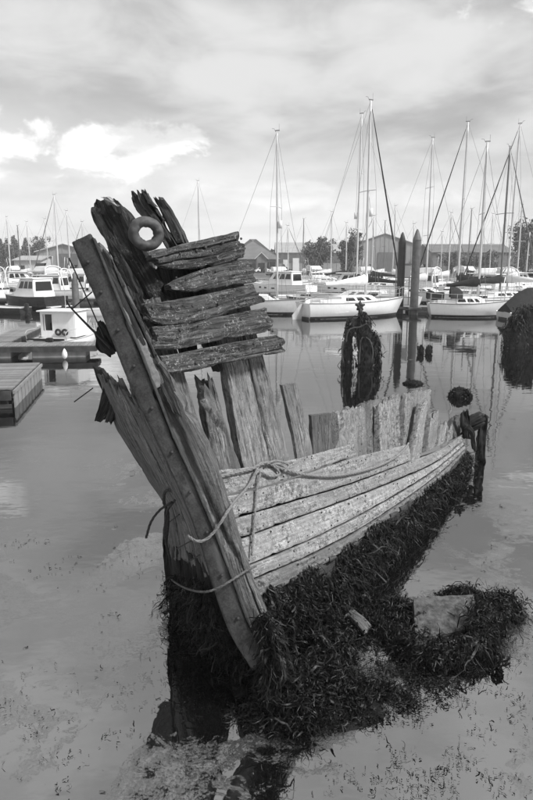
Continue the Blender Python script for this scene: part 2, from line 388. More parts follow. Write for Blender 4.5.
class MB:
    """collects shapes into one mesh"""
    def __init__(s): s.v = []; s.f = []
    def add(s, V, F): o = len(s.v); s.v += [tuple(x) for x in V]; s.f += [tuple(i + o for i in f) for f in F]; return s
    def tube(s, pts, r, k=6, n=None): return s.add(*tube_geo(pts, r, k, n))
    def box(s, c, size, rz=0.0, taper=1.0, bev=0.0):
        x, y, z = [q / 2 for q in size]; V = []
        for dz_ in (-z, z):
            k = taper if dz_ > 0 else 1.0
            for a_, b_ in ((-x, -y), (x, -y), (x, y), (-x, y)):
                a2, b2 = a_ * k, b_ * k
                V.append((c[0] + a2 * math.cos(rz) - b2 * math.sin(rz), c[1] + a2 * math.sin(rz) + b2 * math.cos(rz), c[2] + dz_))
        return s.add(V, [(3, 2, 1, 0), (4, 5, 6, 7), (0, 1, 5, 4), (1, 2, 6, 5), (2, 3, 7, 6), (3, 0, 4, 7)])
    def quad(s, a, b, c, d): return s.add([a, b, c, d], [(0, 1, 2, 3)])
    def prism(s, poly, ext):
        """poly: 3D points, ext: extrusion vector"""
        n = len(poly); V = [np.asarray(p, float) for p in poly] + [np.asarray(p, float) + np.asarray(ext, float) for p in poly]
        return s.add(V, [tuple(range(n))[::-1], tuple(range(n, 2 * n))] + [(i, (i + 1) % n, n + (i + 1) % n, n + i) for i in range(n)])
    def build(s, name, material, parent=None, smooth=False, sharp=None, bevel=0.0, tone=1.0):
        me = mesh(name, s.v, s.f, None, smooth, sharp)
        bm = bmesh.new(); bm.from_mesh(me)
        if bevel: bmesh.ops.bevel(bm, geom=list(bm.edges), offset=bevel, segments=2, affect='EDGES')
        bmesh.ops.recalc_face_normals(bm, faces=bm.faces); bm.to_mesh(me); bm.free()
        return link(name, me, material, parent, tone)
def copy_tree(o, parent=None):
    c = o.copy(); C.objects.link(c); c.parent = parent
    for ch in list(o.children): copy_tree(ch, c)
    return c
simple('mast_black', 0.03, 0.5, 0, 0.3, 3, 0.4)
simple('rope_old', 0.12, 0.9, 0, 0.5, 40, 0.1, 0.8)

# ================================================================ water, mud
def grid_sheet(x0, x1, y0, y1, nx, ny, zf):
    xs = np.linspace(x0, x1, nx); ys = np.linspace(y0, y1, ny)
    V = [(x, y, zf(x, y)) for y in ys for x in xs]
    F = [(j * nx + i, j * nx + i + 1, (j + 1) * nx + i + 1, (j + 1) * nx + i) for j in range(ny - 1) for i in range(nx - 1)]
    return V, F
V_, F_ = grid_sheet(-900, 900, -60, 158, 2, 2, lambda x, y: 0.0)
kind(link('water', mesh('water', V_, F_), 'water'), 'structure')
V_, F_ = grid_sheet(-900, 900, 158, 2600, 2, 2, lambda x, y: 0.9)
V_ += [(-900, 158, -1), (900, 158, -1)]; F_ += [(4, 5, 1, 0)]
kind(link('shore_ground', mesh('shore_ground', V_, F_, None, False), 'shore'), 'structure')

BUMPS = []   # (x, y, radius_x, radius_y, height)
def bump_px(px, py, rx, ry, h): q = W(px, py); BUMPS.append((q[0], q[1], rx, ry, h))
bump_px(300, 700, 0.34, 0.30, 0.15); bump_px(345, 715, 0.55, 0.28, 0.07); bump_px(270, 715, 0.30, 0.16, 0.06)
bump_px(335, 640, 0.25, 0.3, 0.12); bump_px(400, 700, 0.35, 0.25, 0.03); bump_px(318, 660, 0.2, 0.3, 0.12)
def mud_z(x, y):
    z = -0.085
    for bx, by, rx, ry, h in BUMPS: z += (h + 0.02) * math.exp(-((x - bx) / rx) ** 2 - ((y - by) / ry) ** 2)
    return z + (float(fbm([x * 6, y * 6, 1.0], 4)) - 0.5) * 0.07
V_, F_ = grid_sheet(-1.6, 2.6, 3.4, 8.0, 110, 110, mud_z)
kind(link('mud_bank', mesh('mud_bank', V_, F_), 'mud'), 'structure')

# ================================================================ the wreck
wreck = empty('shipwreck', tuple(W(285, 690))); WORLD.add(wreck.name)
tag(wreck, 'rotting wooden bow of a wrecked ship, leaning, with ragged ribs and planks', 'shipwreck')

def plane_fn(A, B, tilt, bulge=0.0, tuck=0.0):
    """points on the ship's side: a tilted plane through A and B, bulging outwards between them"""
    dr = B - A; h = unit([dr[1], -dr[0], 0])
    if np.dot(h, CAMP * [1, 1, 0] - A * [1, 1, 0]) < 0: h = -h
    n = h * math.cos(R(tilt)) + np.array([0, 0, 1]) * math.sin(R(tilt)); n = unit(n - unit(dr) * np.dot(n, unit(dr)))
    def f(px, py, off=0.0):
        d_ = ray(px, py); t_ = np.dot(A - CAMP, n) / np.dot(d_, n); q = CAMP + d_ * t_
        u = np.clip(np.dot(q - A, dr) / np.dot(dr, dr), 0, 1)
        drop = max(0.0, (A + dr * u)[2] - q[2])
        q = CAMP + d_ * t_ * (1 - bulge * 4 * u * (1 - u)) * (1 + tuck * drop ** 2)
        return q - n * off
    f.n = n
    return f
S = plane_fn(P(210, 468, 5.0), P(459, 434, 10.6), 21, 0.035, 0.02)      # starboard side
U = plane_fn(P(160, 365, 4.90), P(287, 345, 5.9), 9)               # bulwark above it
def stem_fn(off=0.0):
    return lambda px, py: P(px, py, 4.78 - 0.32 * (py - 240) / 450 + off)

# --- stem post, its iron band and the peeled paint
stem = pxbeam('stem_post', [(80, 243), (104, 303), (126, 358), (156, 428), (180, 477), (201, 525), (219, 580), (234, 620), (262, 672), (286, 728)],
       [(98, 240), (128, 300), (152, 352), (196, 425), (215, 466), (233, 525), (247, 570), (268, 625), (288, 680), (310, 735)],
       stem_fn(0.02), 0.24, wreck, 'timber_grey', jag=(0.05, 0.02), rough=0.009, tone=0.72, edge=0.02, nst=130, m=19, split=1.0)
iron = pxbeam('iron_band', [(71, 241), (100, 310), (120, 362), (150, 430), (172, 475), (193, 525), (211, 582), (228, 630), (254, 674)],
       [(90, 233), (117, 300), (141, 358), (169, 430), (190, 477), (210, 525), (231, 580), (249, 628), (271, 668)],
       stem_fn(-0.035), 0.05, wreck, 'iron', jag=(0.008, 0.02), rough=0.003, edge=0.008, split=0.3, nst=110)
for bx_, by_ in ((88, 262), (101, 292), (118, 330), (134, 366), (152, 408), (172, 452), (190, 492), (207, 532), (222, 575), (238, 618)):
    q = stem_fn(-0.038)(bx_, by_); MB().tube([q, q + [0, -0.008, 0], q + [0, -0.016, 0], q + [0, -0.018, 0]], [0.013, 0.012, 0.009, 0.003], 9).build('bolt_head', 'iron', iron, True)
def ribbon(name, ea, eb, fn, thk, mat_, parent, **kw): return pxbeam(name, ea, eb, fn, thk, parent, mat_, **kw)
# raised lip along the band's inner edge
ribbon('band_lip', [(91, 235), (117.5, 301), (142, 359), (170, 431), (191, 478), (211, 526), (232, 581), (250, 628)],
       [(93, 235), (119.5, 300), (144, 358), (172, 430), (193, 477), (213, 525), (234, 580), (252, 627)], stem_fn(-0.05), 0.05, 'iron', iron,
       jag=(0.03, 0.02), rough=0.002, edge=0.004, split=0.0, m=5)
pxbeam('tarred_facing', [(93, 244), (110, 293), (134, 346), (158, 390), (184, 434)], [(101, 243), (129, 296), (154, 349), (172, 384), (190, 432)], stem_fn(0.0), 0.05, wreck, 'timber_dark', jag=(0.06, 0.16), rough=0.010, edge=0.03, tone=1.1, m=15, split=1.2)
ring_px = [(119, 308), (125, 310), (132, 325), (134, 333), (143, 339), (149, 352), (155, 366), (161, 379), (159, 387), (151, 389), (147, 379), (140, 366), (135, 352), (130, 336), (123, 320)]
pb = MB(); fnp = stem_fn(-0.005)
poly = [fnp(x, y) for x, y in resample(ring_px + [ring_px[0]], 60)[:-1]]
poly = [p + np.array([(vn([k * 0.9, 1, 1]) - 0.5) * 0.02, 0, (vn([k * 0.9, 7, 1]) - 0.5) * 0.02]) for k, p in enumerate(poly)]
pb.prism(poly, (0, 0.05, 0)); pb.build('paint_patch', 'old_paint', stem)

# --- knighthead and broken upper timbers
def rag(ea, eb, Y, mat_='timber_dark', name='timber', thk=0.14, jag=(0.05, 0.05), tone=1.0, rough=0.012, edge=0.025, **kw):
    return pxbeam(name, ea, eb, at(Y), thk, wreck, mat_, jag=jag, tone=tone, rough=rough, edge=edge, **kw)
rag([(96, 197), (90, 206), (93, 224), (106, 243), (120, 266), (133, 292), (146, 325)], [(108, 196), (124, 209), (133, 221), (137, 236), (146, 256), (166, 290), (180, 330)], 5.16, name='knighthead', thk=0.2, jag=(0.045, 0.02), rough=0.014, m=19, nst=60)
rag([(97, 196), (102, 198), (108, 204)], [(106, 195), (117, 203), (124, 210)], 4.93, 'timber_grey', 'splinter', 0.05, (0.02, 0.03), 1.3)
rag([(109, 196), (111, 203), (116, 214)], [(113, 194), (119, 202), (122, 213)], 5.12, name='splinter', thk=0.06, jag=(0.03, 0.02))
rag([(126, 191), (133, 206), (142, 218), (157, 234), (172, 262)], [(145, 187), (153, 203), (163, 219), (174, 240), (190, 264)], 5.30, name='timber', thk=0.13, jag=(0.10, 0.02), rough=0.016, tone=1.3, m=17, split=1.4)
rag([(150, 193), (158, 208), (168, 226), (178, 246)], [(158, 191), (169, 206), (179, 225), (189, 246)], 5.36, name='timber', thk=0.12, jag=(0.07, 0.02), rough=0.014, tone=1.15)
rag([(139, 186), (144, 196), (150, 206)], [(144, 188), (150, 198), (157, 208)], 5.28, name='splinter', thk=0.05, jag=(0.07, 0.02), tone=1.5)
rag([(103, 232), (111, 255), (122, 280), (136, 312), (150, 340)], [(108, 231), (121, 256), (134, 282), (148, 312), (160, 338)], 4.96, name='timber', thk=0.10, jag=(0.08, 0.02), rough=0.016, edge=0.035, tone=0.8)
rag([(96, 246), (104, 262), (114, 290), (125, 315), (140, 350)], [(99, 247), (109, 264), (120, 288), (134, 318), (150, 352)], 4.90, name='timber', thk=0.08, jag=(0.09, 0.02), rough=0.016, edge=0.04, tone=0.8)
rag([(112, 276), (118, 292), (128, 318), (138, 340)], [(121, 268), (131, 290), (143, 318), (154, 342)], 4.93, name='timber', thk=0.08, jag=(0.11, 0.02), rough=0.018, edge=0.04, tone=1.1)

# --- ring on the knighthead
cpos = P(146, 233.5, 5.02); Rr, rr = 0.092, 0.040
axis = unit(CAMP - cpos) + np.array([0.25, 0, -0.1]); axis = unit(axis)
e1 = unit(np.cross(axis, [0, 0, 1])); e2 = np.cross(axis, e1); V_, F_ = [], []
NU, NV = 48, 14
for i in range(NU):
    a_ = 2 * math.pi * i / NU; c_ = e1 * math.cos(a_) + e2 * math.sin(a_)
    for j in range(NV):
        q = 2 * math.pi * j / NV; r_ = rr * (1 + 0.28 * (float(vn([i * 0.5, j * 0.7, 3])) - 0.5))
        V_.append(cpos + c_ * (Rr * (1 + 0.05 * math.cos(2 * a_ + 0.7)) + r_ * math.cos(q)) + axis * r_ * 1.25 * math.sin(q))
        F_.append((i * NV + j, ((i + 1) % NU) * NV + j, ((i + 1) % NU) * NV + (j + 1) % NV, i * NV + (j + 1) % NV))
link('mooring_ring', mesh('mooring_ring', V_, F_), 'iron_ring', wreck)
rag([(149, 251), (157, 249), (166, 248)], [(151, 258), (159, 257), (168, 255)], 4.92, 'timber_grey', 'wedge', 0.07, (0.005, 0.01), 0.9, 0.004, 0.004)
rag([(144, 257), (150, 255), (154, 254)], [(146, 263), (151, 262), (155, 261)], 4.95, 'timber_dark', 'wedge', 0.06, (0.01, 0.01), 1.0, 0.006, 0.006)

# --- frames behind the bulwark, running down into the hull
def rib(top_l, top_r, bot_l, bot_r, mat_='timber_grey', thk=0.11, offu=0.10, offs=0.10, jag=(0.03, 0.01), tone=1.0, **kw):
    def mid(a, b, k): return (a[0] + (b[0] - a[0]) * k, a[1] + (b[1] - a[1]) * k)
    A, B = [], []
    for k in np.linspace(0, 1, 6):
        for e, a, b in ((A, top_l, bot_l), (B, top_r, bot_r)):
            q = mid(a, b, k); pu = U(q[0], q[1], offu); ps_ = S(q[0], q[1], offs)
            wgt = min(1, max(0, (q[1] - 350) / 90.0)); e.append(pu * (1 - wgt) + ps_ * wgt)
    return beam('rib', A, B, thk, wreck, mat_, jag=jag, tone=tone, rough=kw.pop('rough', 0.010), edge=kw.pop('edge', 0.012), **kw)
rib((146, 300), (168, 292), (200, 480), (226, 474), tone=0.8, m=17)
rib((168, 262), (192, 256), (200, 372), (212, 368), 'timber_dark', tone=0.8, offu=0.13)
rib((186, 252), (212, 248), (232, 372), (250, 366), 'timber_dark', offu=0.18, tone=0.8)
rib((207, 366), (224, 370), (229, 476), (252, 470), tone=0.8, offu=0.12, jag=(0.16, 0.01), rough=0.016, edge=0.035, split=1.2)
rib((209, 246), (232, 242), (257, 478), (282, 470), tone=1.15, offu=0.11, m=17)
rib((231, 244), (242, 246), (284, 476), (301, 466), tone=1.1, offu=0.09, thk=0.07)
rib((222, 246), (240, 243), (268, 474), (290, 466), 'timber_dark', offu=0.26, offs=0.24, tone=0.6)
rib((295, 383), (310, 381), (309, 474), (324, 466), tone=1.0, offu=0.2, offs=0.10, jag=(0.012, 0.01), rough=0.007, thk=0.05)
rib((322, 413), (342, 411), (327, 468), (346, 460), tone=0.62, offs=0.14, thk=0.05, jag=(0.006, 0.01), rough=0.006)
# stubs of frames further aft
def stub(tl, tr, bl, br, tone=1.0, off=0.10, jag=0.03, mat_='timber_pale', thk=0.12, **kw):
    return pxbeam('rib', [tl, ((tl[0] + bl[0]) / 2, (tl[1] + bl[1]) / 2), bl], [tr, ((tr[0] + br[0]) / 2, (tr[1] + br[1]) / 2), br],
                  lambda x, y: S(x, y, off), thk, wreck, mat_, jag=(jag * 1.3, 0.01), tone=tone * 0.72, rough=kw.pop('rough', 0.012), edge=kw.pop('edge', 0.014), **kw)
stub((349, 403), (366, 403), (352, 468), (370, 462), 0.85, 0.14, 0.06, split=1.5)
stub((364, 400), (380, 402), (368, 466), (383, 458), 0.75, 0.20, 0.05, split=1.5)
stub((381, 397), (391, 393), (386, 462), (397, 456), 0.5, 0.26, 0.03)
stub((390, 397), (400, 391), (392, 460), (403, 452), 0.9, 0.14, 0.07, split=1.5)
stub((400, 391), (412, 388), (403, 456), (415, 450), 0.8, 0.20, 0.05, split=1.4)
stub((409, 392), (420, 388), (411, 454), (424, 447), 0.7, 0.30, 0.06)
stub((419, 388), (431, 386), (417, 452), (432, 446), 0.75, 0.2, 0.05, split=1.4)
stub((431, 386), (445, 385), (428, 448), (440, 442), 0.8, 0.22, 0.04)
stub((425, 400), (431, 398), (414, 462), (421, 460), 1.0, 0.02, 0.06)
stub((439, 410), (447, 405), (436, 450), (444, 444), 0.8, 0.12, 0.08)
stub((448, 420), (454, 416), (445, 445), (452, 440), 0.9, 0.10, 0.1)
stub((456, 423), (460, 419), (453, 442), (458, 437), 0.8, 0.10, 0.1)
stub((461, 415), (470, 409), (458, 440), (468, 434), 0.35, 0.14, 0.1)
stub((470, 410), (477, 414), (466, 436), (474, 432), 0.3, 0.2, 0.08)

# --- bulwark planks
def bul(top, bot, tone, holes=(), **kw):
    top = [(x, y - 0.4) for x, y in top]; bot = [(x, y + 0.4) for x, y in bot]
    o = pxbeam('bulwark_plank', top, bot, lambda x, y: U(x, y, 0.0), kw.pop('thk', 0.075), wreck, 'timber_lichen', jag=kw.pop('jag', (0.03, 0.035)), tone=tone,
               rough=0.008, edge=0.010, m=17, split=kw.pop('split', 0.8))
    return o
bul([(155, 259), (173, 247), (205, 239), (240, 231)], [(157, 264), (176, 268), (212, 266), (247, 256)], 1.15, split=1.6, jag=(0.02, 0.06))
bul([(166, 285), (196, 272), (222, 264), (249, 259)], [(168, 289), (198, 291), (222, 287), (258, 281)], 1.25)
bul([(143, 304), (170, 301), (209, 294), (256, 283)], [(146, 320), (172, 325), (212, 317), (267, 301)], 1.2)
bul([(150, 327), (180, 325), (214, 318), (271, 307)], [(154, 350), (180, 348), (214, 341), (275, 330)], 1.25)
bul([(158, 357), (185, 353), (222, 345), (284, 334)], [(163, 375), (190, 371), (228, 363), (288, 351)], 1.35, jag=(0.02, 0.06))

# --- starboard strakes
K = [[(203, 470), (250, 466), (300, 457), (340, 446), (356, 442)],
     [(216, 498), (275, 484), (330, 465), (357, 456), (410, 443)],
     [(222, 522), (290, 502), (350, 484), (410, 461), (440, 449), (461, 435)],
     [(230, 543), (300, 517), (370, 491), (433, 464), (464, 441)],
     [(238, 570), (310, 540), (370, 510), (430, 474), (465, 445)],
     [(244, 584), (315, 553), (372, 522), (432, 480), (466, 449)],
     [(254, 602), (312, 573), (360, 541), (432, 488), (466, 453)]]
def rs(pl_, n=24): return resample(pl_, n)
def strake(a, b, tone, mat_='timber_pale', cut=None, jag=(0.015, 0.03), gap=0.9, off=0.0, **kw):
    a = rs(a); b = rs(b)
    a = a + [0, gap]; b = b - [0, gap]
    return pxbeam('strake', a, b, lambda x, y: S(x, y, off), 0.05, wreck, mat_, jag=jag, tone=tone, rough=kw.pop('rough', 0.0045), edge=kw.pop('edge', 0.006), nst=150, m=15, split=0.15)
k1s = [(216, 498), (275, 484), (330, 465), (357, 456)]
strake(K[0], k1s, 0.72, jag=(0.02, 0.03))
strake(K[1], [(222, 522), (290, 502), (350, 484), (412, 461)], 0.74, jag=(0.02, 0.05))
strake(K[2], K[3], 0.70, jag=(0.02, 0.05))
strake(K[3], K[4], 0.92, off=0.004)
strake(K[4], K[5], 0.76, jag=(0.06, 0.05))
strake(K[5], K[6], 0.5, jag=(0.09, 0.05), rough=0.009, edge=0.014, off=0.004)
strake(K[6], [(266, 622), (316, 600), (362, 560), (432, 497), (467, 457)], 0.30, 'timber_grey', jag=(0.10, 0.03), rough=0.010, edge=0.02, off=0.03)
# broken butt of the lowest strakes at the stem
for q in range(5):
    y0 = 600 + q * 8
    pxbeam('strake_end', [(262 + q * 3, y0), (285 + q * 4, y0 - 10)], [(264 + q * 3, y0 + 5), (287 + q * 4, y0 - 4)], lambda x, y: S(x, y, -0.01), 0.04, wreck, 'timber_grey', jag=(0.05, 0.06), rough=0.008, tone=0.7, edge=0.01)
for q in range(14):                                        # torn slivers hanging along the lowest strake
    x_ = 275 + q * 11 + random.uniform(-4, 4); y_ = float(np.interp(x_, [254, 312, 360, 432], [600, 571, 539, 486]))
    pxbeam('sliver', [(x_, y_ - 3), (x_ + 9, y_ - 7)], [(x_ + 1, y_ + 2), (x_ + 10, y_ - 4)], lambda a_, b_: S(a_, b_, -0.012), 0.02, wreck, 'timber_grey', jag=(0.03, 0.03), rough=0.006, tone=random.uniform(0.3, 0.8), edge=0.01)
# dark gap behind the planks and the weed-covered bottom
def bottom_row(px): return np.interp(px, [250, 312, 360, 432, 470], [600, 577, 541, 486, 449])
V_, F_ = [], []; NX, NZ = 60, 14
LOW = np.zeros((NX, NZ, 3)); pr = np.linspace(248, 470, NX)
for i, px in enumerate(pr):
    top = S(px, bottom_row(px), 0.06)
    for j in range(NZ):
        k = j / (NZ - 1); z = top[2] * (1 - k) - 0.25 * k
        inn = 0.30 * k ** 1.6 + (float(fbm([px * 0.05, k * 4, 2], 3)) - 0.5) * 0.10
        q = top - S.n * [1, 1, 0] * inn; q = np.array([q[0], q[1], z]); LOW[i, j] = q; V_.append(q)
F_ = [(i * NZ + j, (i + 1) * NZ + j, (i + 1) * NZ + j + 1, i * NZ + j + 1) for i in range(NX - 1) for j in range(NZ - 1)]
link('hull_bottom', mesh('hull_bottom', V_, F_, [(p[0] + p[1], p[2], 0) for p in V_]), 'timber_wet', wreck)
# near-black backing sheet added low down so broken planks show dark
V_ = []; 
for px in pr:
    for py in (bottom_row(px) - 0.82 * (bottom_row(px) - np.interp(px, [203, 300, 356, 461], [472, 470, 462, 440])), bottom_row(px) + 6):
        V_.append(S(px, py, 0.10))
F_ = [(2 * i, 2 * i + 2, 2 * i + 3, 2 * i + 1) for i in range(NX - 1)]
link('dark_backing', mesh('dark_backing', V_, F_, [(p[0] + p[1], p[2], 0) for p in V_]), 'timber_wet', wreck)

# --- port bow planking, seen almost edge-on, and the broken end
def port(px, py):
    left = np.interp(py, [365, 424, 450, 500, 560, 650], [92, 112, 127, 163, 165, 172]); right = np.interp(py, [365, 430, 525, 582, 620, 660], [120, 150, 193, 211, 224, 245])
    k = np.clip((px - left) / max(right - left, 5), -0.2, 1.2)
    return P(px, py, 6.15 - 1.28 * k ** 0.8 if k > 0 else 6.15 - 1.0 * k)
E = [[(93, 368), (103, 398), (113, 424), (128, 450), (148, 482), (163, 505), (166, 540), (168, 590), (171, 640), (174, 700)],
     [(104, 372), (116, 402), (129, 430), (144, 458), (160, 486), (173, 512), (178, 545), (182, 592), (188, 640), (196, 720)],
     [(114, 376), (129, 408), (142, 436), (158, 466), (172, 494), (184, 522), (192, 552), (198, 596), (208, 640), (224, 730)],
     [(124, 382), (142, 414), (156, 444), (172, 476), (185, 504), (198, 534), (206, 562), (216, 602), (232, 650), (262, 740)]]
for q in range(3):
    ea = [(x + 0.5, y) for x, y in E[q]]; eb = [(x - 0.5, y) for x, y in E[q + 1]]
    pxbeam('port_plank', [(x + 0.5, y) for x, y in E[q][6:]], [(x - 0.5, y) for x, y in E[q + 1][6:]], port, 0.09, wreck, 'timber_wet', jag=(0.05, 0.02), rough=0.012, edge=0.012, split=0.9)
    ea = ea[:7] + [(ea[6][0] + 1, ea[6][1] + 18)]; eb = eb[:7] + [(eb[6][0] + 4, eb[6][1] + 18)]
    pxbeam('port_plank', ea, eb, port, 0.07, wreck, 'timber_grey', jag=((0.10, 0.14, 0.2)[q], 0.06), tone=(0.85, 1.05, 0.9)[q], rough=0.007, edge=0.010, nst=100, split=0.9)
rag([(92, 366), (97, 380), (106, 400), (116, 424), (126, 448)], [(101, 369), (112, 388), (120, 405), (126, 424), (134, 448)], 6.05, 'timber_wet', 'timber', 0.12, (0.02, 0.1), 1.3)
rag([(103, 384), (100, 398), (95, 413), (93, 421)], [(120, 390), (117, 405), (107, 419), (100, 425)], 5.9, 'timber_dark', 'knot_block', 0.12, (0.03, 0.03), 0.9, 0.02, 0.03)
rag([(112, 394), (108, 408), (104, 424)], [(120, 396), (117, 414), (110, 427)], 5.85, 'timber_dark', 'knot_block', 0.10, (0.03, 0.03), 1.1, 0.02, 0.03)
rag([(112, 388), (122, 398), (140, 420)], [(122, 388), (136, 404), (150, 424)], 5.75, 'timber_wet', 'timber', 0.1, (0.05, 0.05), 1.0, 0.02, 0.03)
rag([(92, 336), (95, 349), (104, 356), (110, 360)], [(98, 318), (108, 330), (113, 342), (118, 352)], 4.95, 'timber_dark', 'knot_block', 0.12, (0.04, 0.04), 0.9, 0.02, 0.04)
rag([(164, 505), (163, 540), (165, 575), (168, 610)], [(172, 510), (173, 542), (176, 578), (182, 612)], 6.0, 'timber_wet', 'timber', 0.12, (0.05, 0.02), 1.5, 0.02, 0.03)
for q, (a_, b_) in enumerate((((178, 546), (192, 538)), ((188, 560), (200, 552)), ((170, 520), (180, 512)))):   # dark bars added in place of open splits across the port planks
    MB().tube([port(*a_) + [0, -0.055, 0], port(*b_) + [0, -0.055, 0]], 0.006, 5, 4).build('plank_split', 'bolt', wreck)
# bolts and rods sticking out
MB().tube([P(74, 402, 6.0), P(93, 388, 6.1)], 0.006, 6, 2).build('drift_bolt', 'bolt', wreck)
MB().tube([P(66, 300, 5.0), P(72, 309, 5.0), P(110, 348, 4.9)], [0.006, 0.010, 0.008], 6, 10).build('iron_rod', 'bolt', wreck)
MB().tube([P(72, 309, 5.0), P(92, 292, 4.9)], 0.005, 6, 2).build('iron_rod', 'bolt', wreck)
MB().tube([P(69, 258, 4.85), P(86, 296, 4.8), P(104, 338, 4.8)], 0.005, 6, 12).build('iron_rod', 'bolt', wreck)
# --- stern end: a bent dark timber
rag([(464, 424), (474, 417), (484, 413), (489, 416)], [(462, 438), (473, 433), (483, 428), (489, 426)], 10.95, 'timber_wet', 'knee', 0.2, (0.08, 0.08), 1.4, 0.03, 0.05)
rag([(480, 414), (480, 430), (478, 446), (477, 470)], [(489, 414), (488, 430), (487, 446), (486, 470)], 11.0, 'timber_wet', 'timber', 0.14, (0.06, 0.02), 1.4, 0.03, 0.05)
rag([(462, 412), (462, 424), (464, 440)], [(468, 408), (470, 424), (472, 440)], 10.9, 'timber_wet', 'timber', 0.14, (0.10, 0.02), 1.4, 0.03, 0.05)
rag([(463, 428), (470, 434), (474, 452)], [(468, 424), (475, 432), (477, 452)], 10.6, 'timber_wet', 'timber', 0.1, (0.04, 0.02), 1.4, 0.02, 0.03)

# --- nail heads in the strakes
nb = MB()
def nail(q, n, r):
    e1_ = unit(np.cross(n, [0, 0, 1])); e2_ = np.cross(n, e1_); V = []
    for rad_, h_ in ((1.0, -0.004), (0.8, 0.004), (0.3, 0.006)):
        for j in range(7): a2 = 2 * math.pi * j / 7; V.append(q + (e1_ * math.cos(a2) + e2_ * math.sin(a2)) * r * rad_ + n * h_)
    F = [(i * 7 + j, i * 7 + (j + 1) % 7, (i + 1) * 7 + (j + 1) % 7, (i + 1) * 7 + j) for i in range(2) for j in range(7)] + [tuple(range(14, 21))]
    nb.add(V, F)
for q in range(6):
    a = rs(K[q], 60); b_ = rs(K[q + 1], 60)
    for i in range(3, 58):
        pa, pb2 = a[i], b_[i]
        for k in (0.2, 0.8):
            if random.random() < 0.22:
                kk = k + random.uniform(-0.08, 0.08); x_, y_ = pa + (pb2 - pa) * kk
                nail(S(x_ + random.uniform(-2, 2), y_, -0.003), S.n, random.uniform(0.004, 0.011))
for tp, bt in (((143, 304), (267, 301)), ((150, 338), (272, 318)), ((165, 366), (284, 342)), ((170, 280), (250, 268)), ((180, 255), (240, 242))):
    for k in np.linspace(0.06, 0.95, 6):
        x_ = tp[0] + (bt[0] - tp[0]) * k + random.uniform(-4, 4); y_ = tp[1] + (bt[1] - tp[1]) * k + random.uniform(-4, 4)
        nail(U(x_, y_, -0.006), U.n, random.uniform(0.008, 0.016))
kind(nb.build('nail_heads', 'bolt', wreck), 'stuff')

# ================================================================ ropes on the wreck
def rope(name, pts, r, label, material='rope_fibre', n=None, extra=()):
    def strand(pp, rr_):
        mb = MB(); L = sum(np.linalg.norm(np.array(pp[i + 1]) - np.array(pp[i])) for i in range(len(pp) - 1))
        nn = max(8, int(L / (rr_ * 1.1))); c = resample(pp, nn)
        tan = np.gradient(c, axis=0); tan /= np.linalg.norm(tan, axis=1)[:, None]
        u = np.cross(tan, [0.3, 0.9, 0.1]); u /= np.linalg.norm(u, axis=1)[:, None]; v2 = np.cross(tan, u)
        for s3_ in range(3):
            ph = np.arange(nn) * 0.55 + s3_ * 2 * math.pi / 3
            mb.tube(c + (u * np.cos(ph)[:, None] + v2 * np.sin(ph)[:, None]) * rr_ * 0.5, rr_ * 0.58, 6)
        return mb
    mb = strand(pts, r)
    for e in extra:
        m2 = strand(e, r * 0.8); mb.add(m2.v, m2.f)
    o = mb.build(name, material, None, True); tag(o, label, 'rope'); return o
So = lambda x, y, o_=-0.03: S(x, y, o_)
rope('mooring_rope', [So(207, 480, 0.0), So(230, 474), So(248, 470), So(256, 466), So(266, 463), So(275, 468), So(285, 471), So(300, 475), So(325, 477), So(350, 474), So(375, 467), So(393, 458), So(403, 449), So(410, 443, 0.02)], 0.0145,
     'thick rope lying along the top planks of the wreck, knotted near its stem post',
     extra=[[So(252, 474), So(258, 464), So(268, 465), So(277, 474), So(268, 477), So(257, 472)],
            [So(256, 472, -0.05), So(254, 490), So(252, 515), So(250, 540), So(249, 556)],
            [So(252, 470, -0.06), So(242, 488, -0.06), P(232, 505, 4.62), P(223, 519, 4.48), P(214, 532, 4.46), P(205, 540, 4.45), P(196, 541, 4.45), P(188, 536, 4.56)],
            [So(262, 465, -0.05), So(272, 462, -0.05), So(284, 466, -0.05), So(280, 473, -0.05)]])
rope('stem_rope', [P(170, 578, 5.9), P(176, 583, 5.4), P(188, 589, 4.9), P(204, 592, 4.48), P(218, 588, 4.42), P(232, 580, 4.43), P(246, 571, 4.52), P(256, 566, 4.66)], 0.009,
     'thin rope slung around the foot of the leaning stem post', 'rope_old')
rope('old_cable', [P(172, 489, 5.2), P(165, 492, 5.3), P(164, 503, 5.4), P(168, 516, 5.5), P(166, 545, 5.7)], 0.014,
     'dark frayed cable hanging down beside the narrow far planking of the bow', 'rope_dark',
     extra=[[P(172, 502, 5.2), P(160, 510, 5.2), P(151, 522, 5.2), P(146, 538, 5.2)], [P(175, 500, 5.2), P(167, 512, 5.3), P(165, 535, 5.4), P(170, 560, 5.6)]])

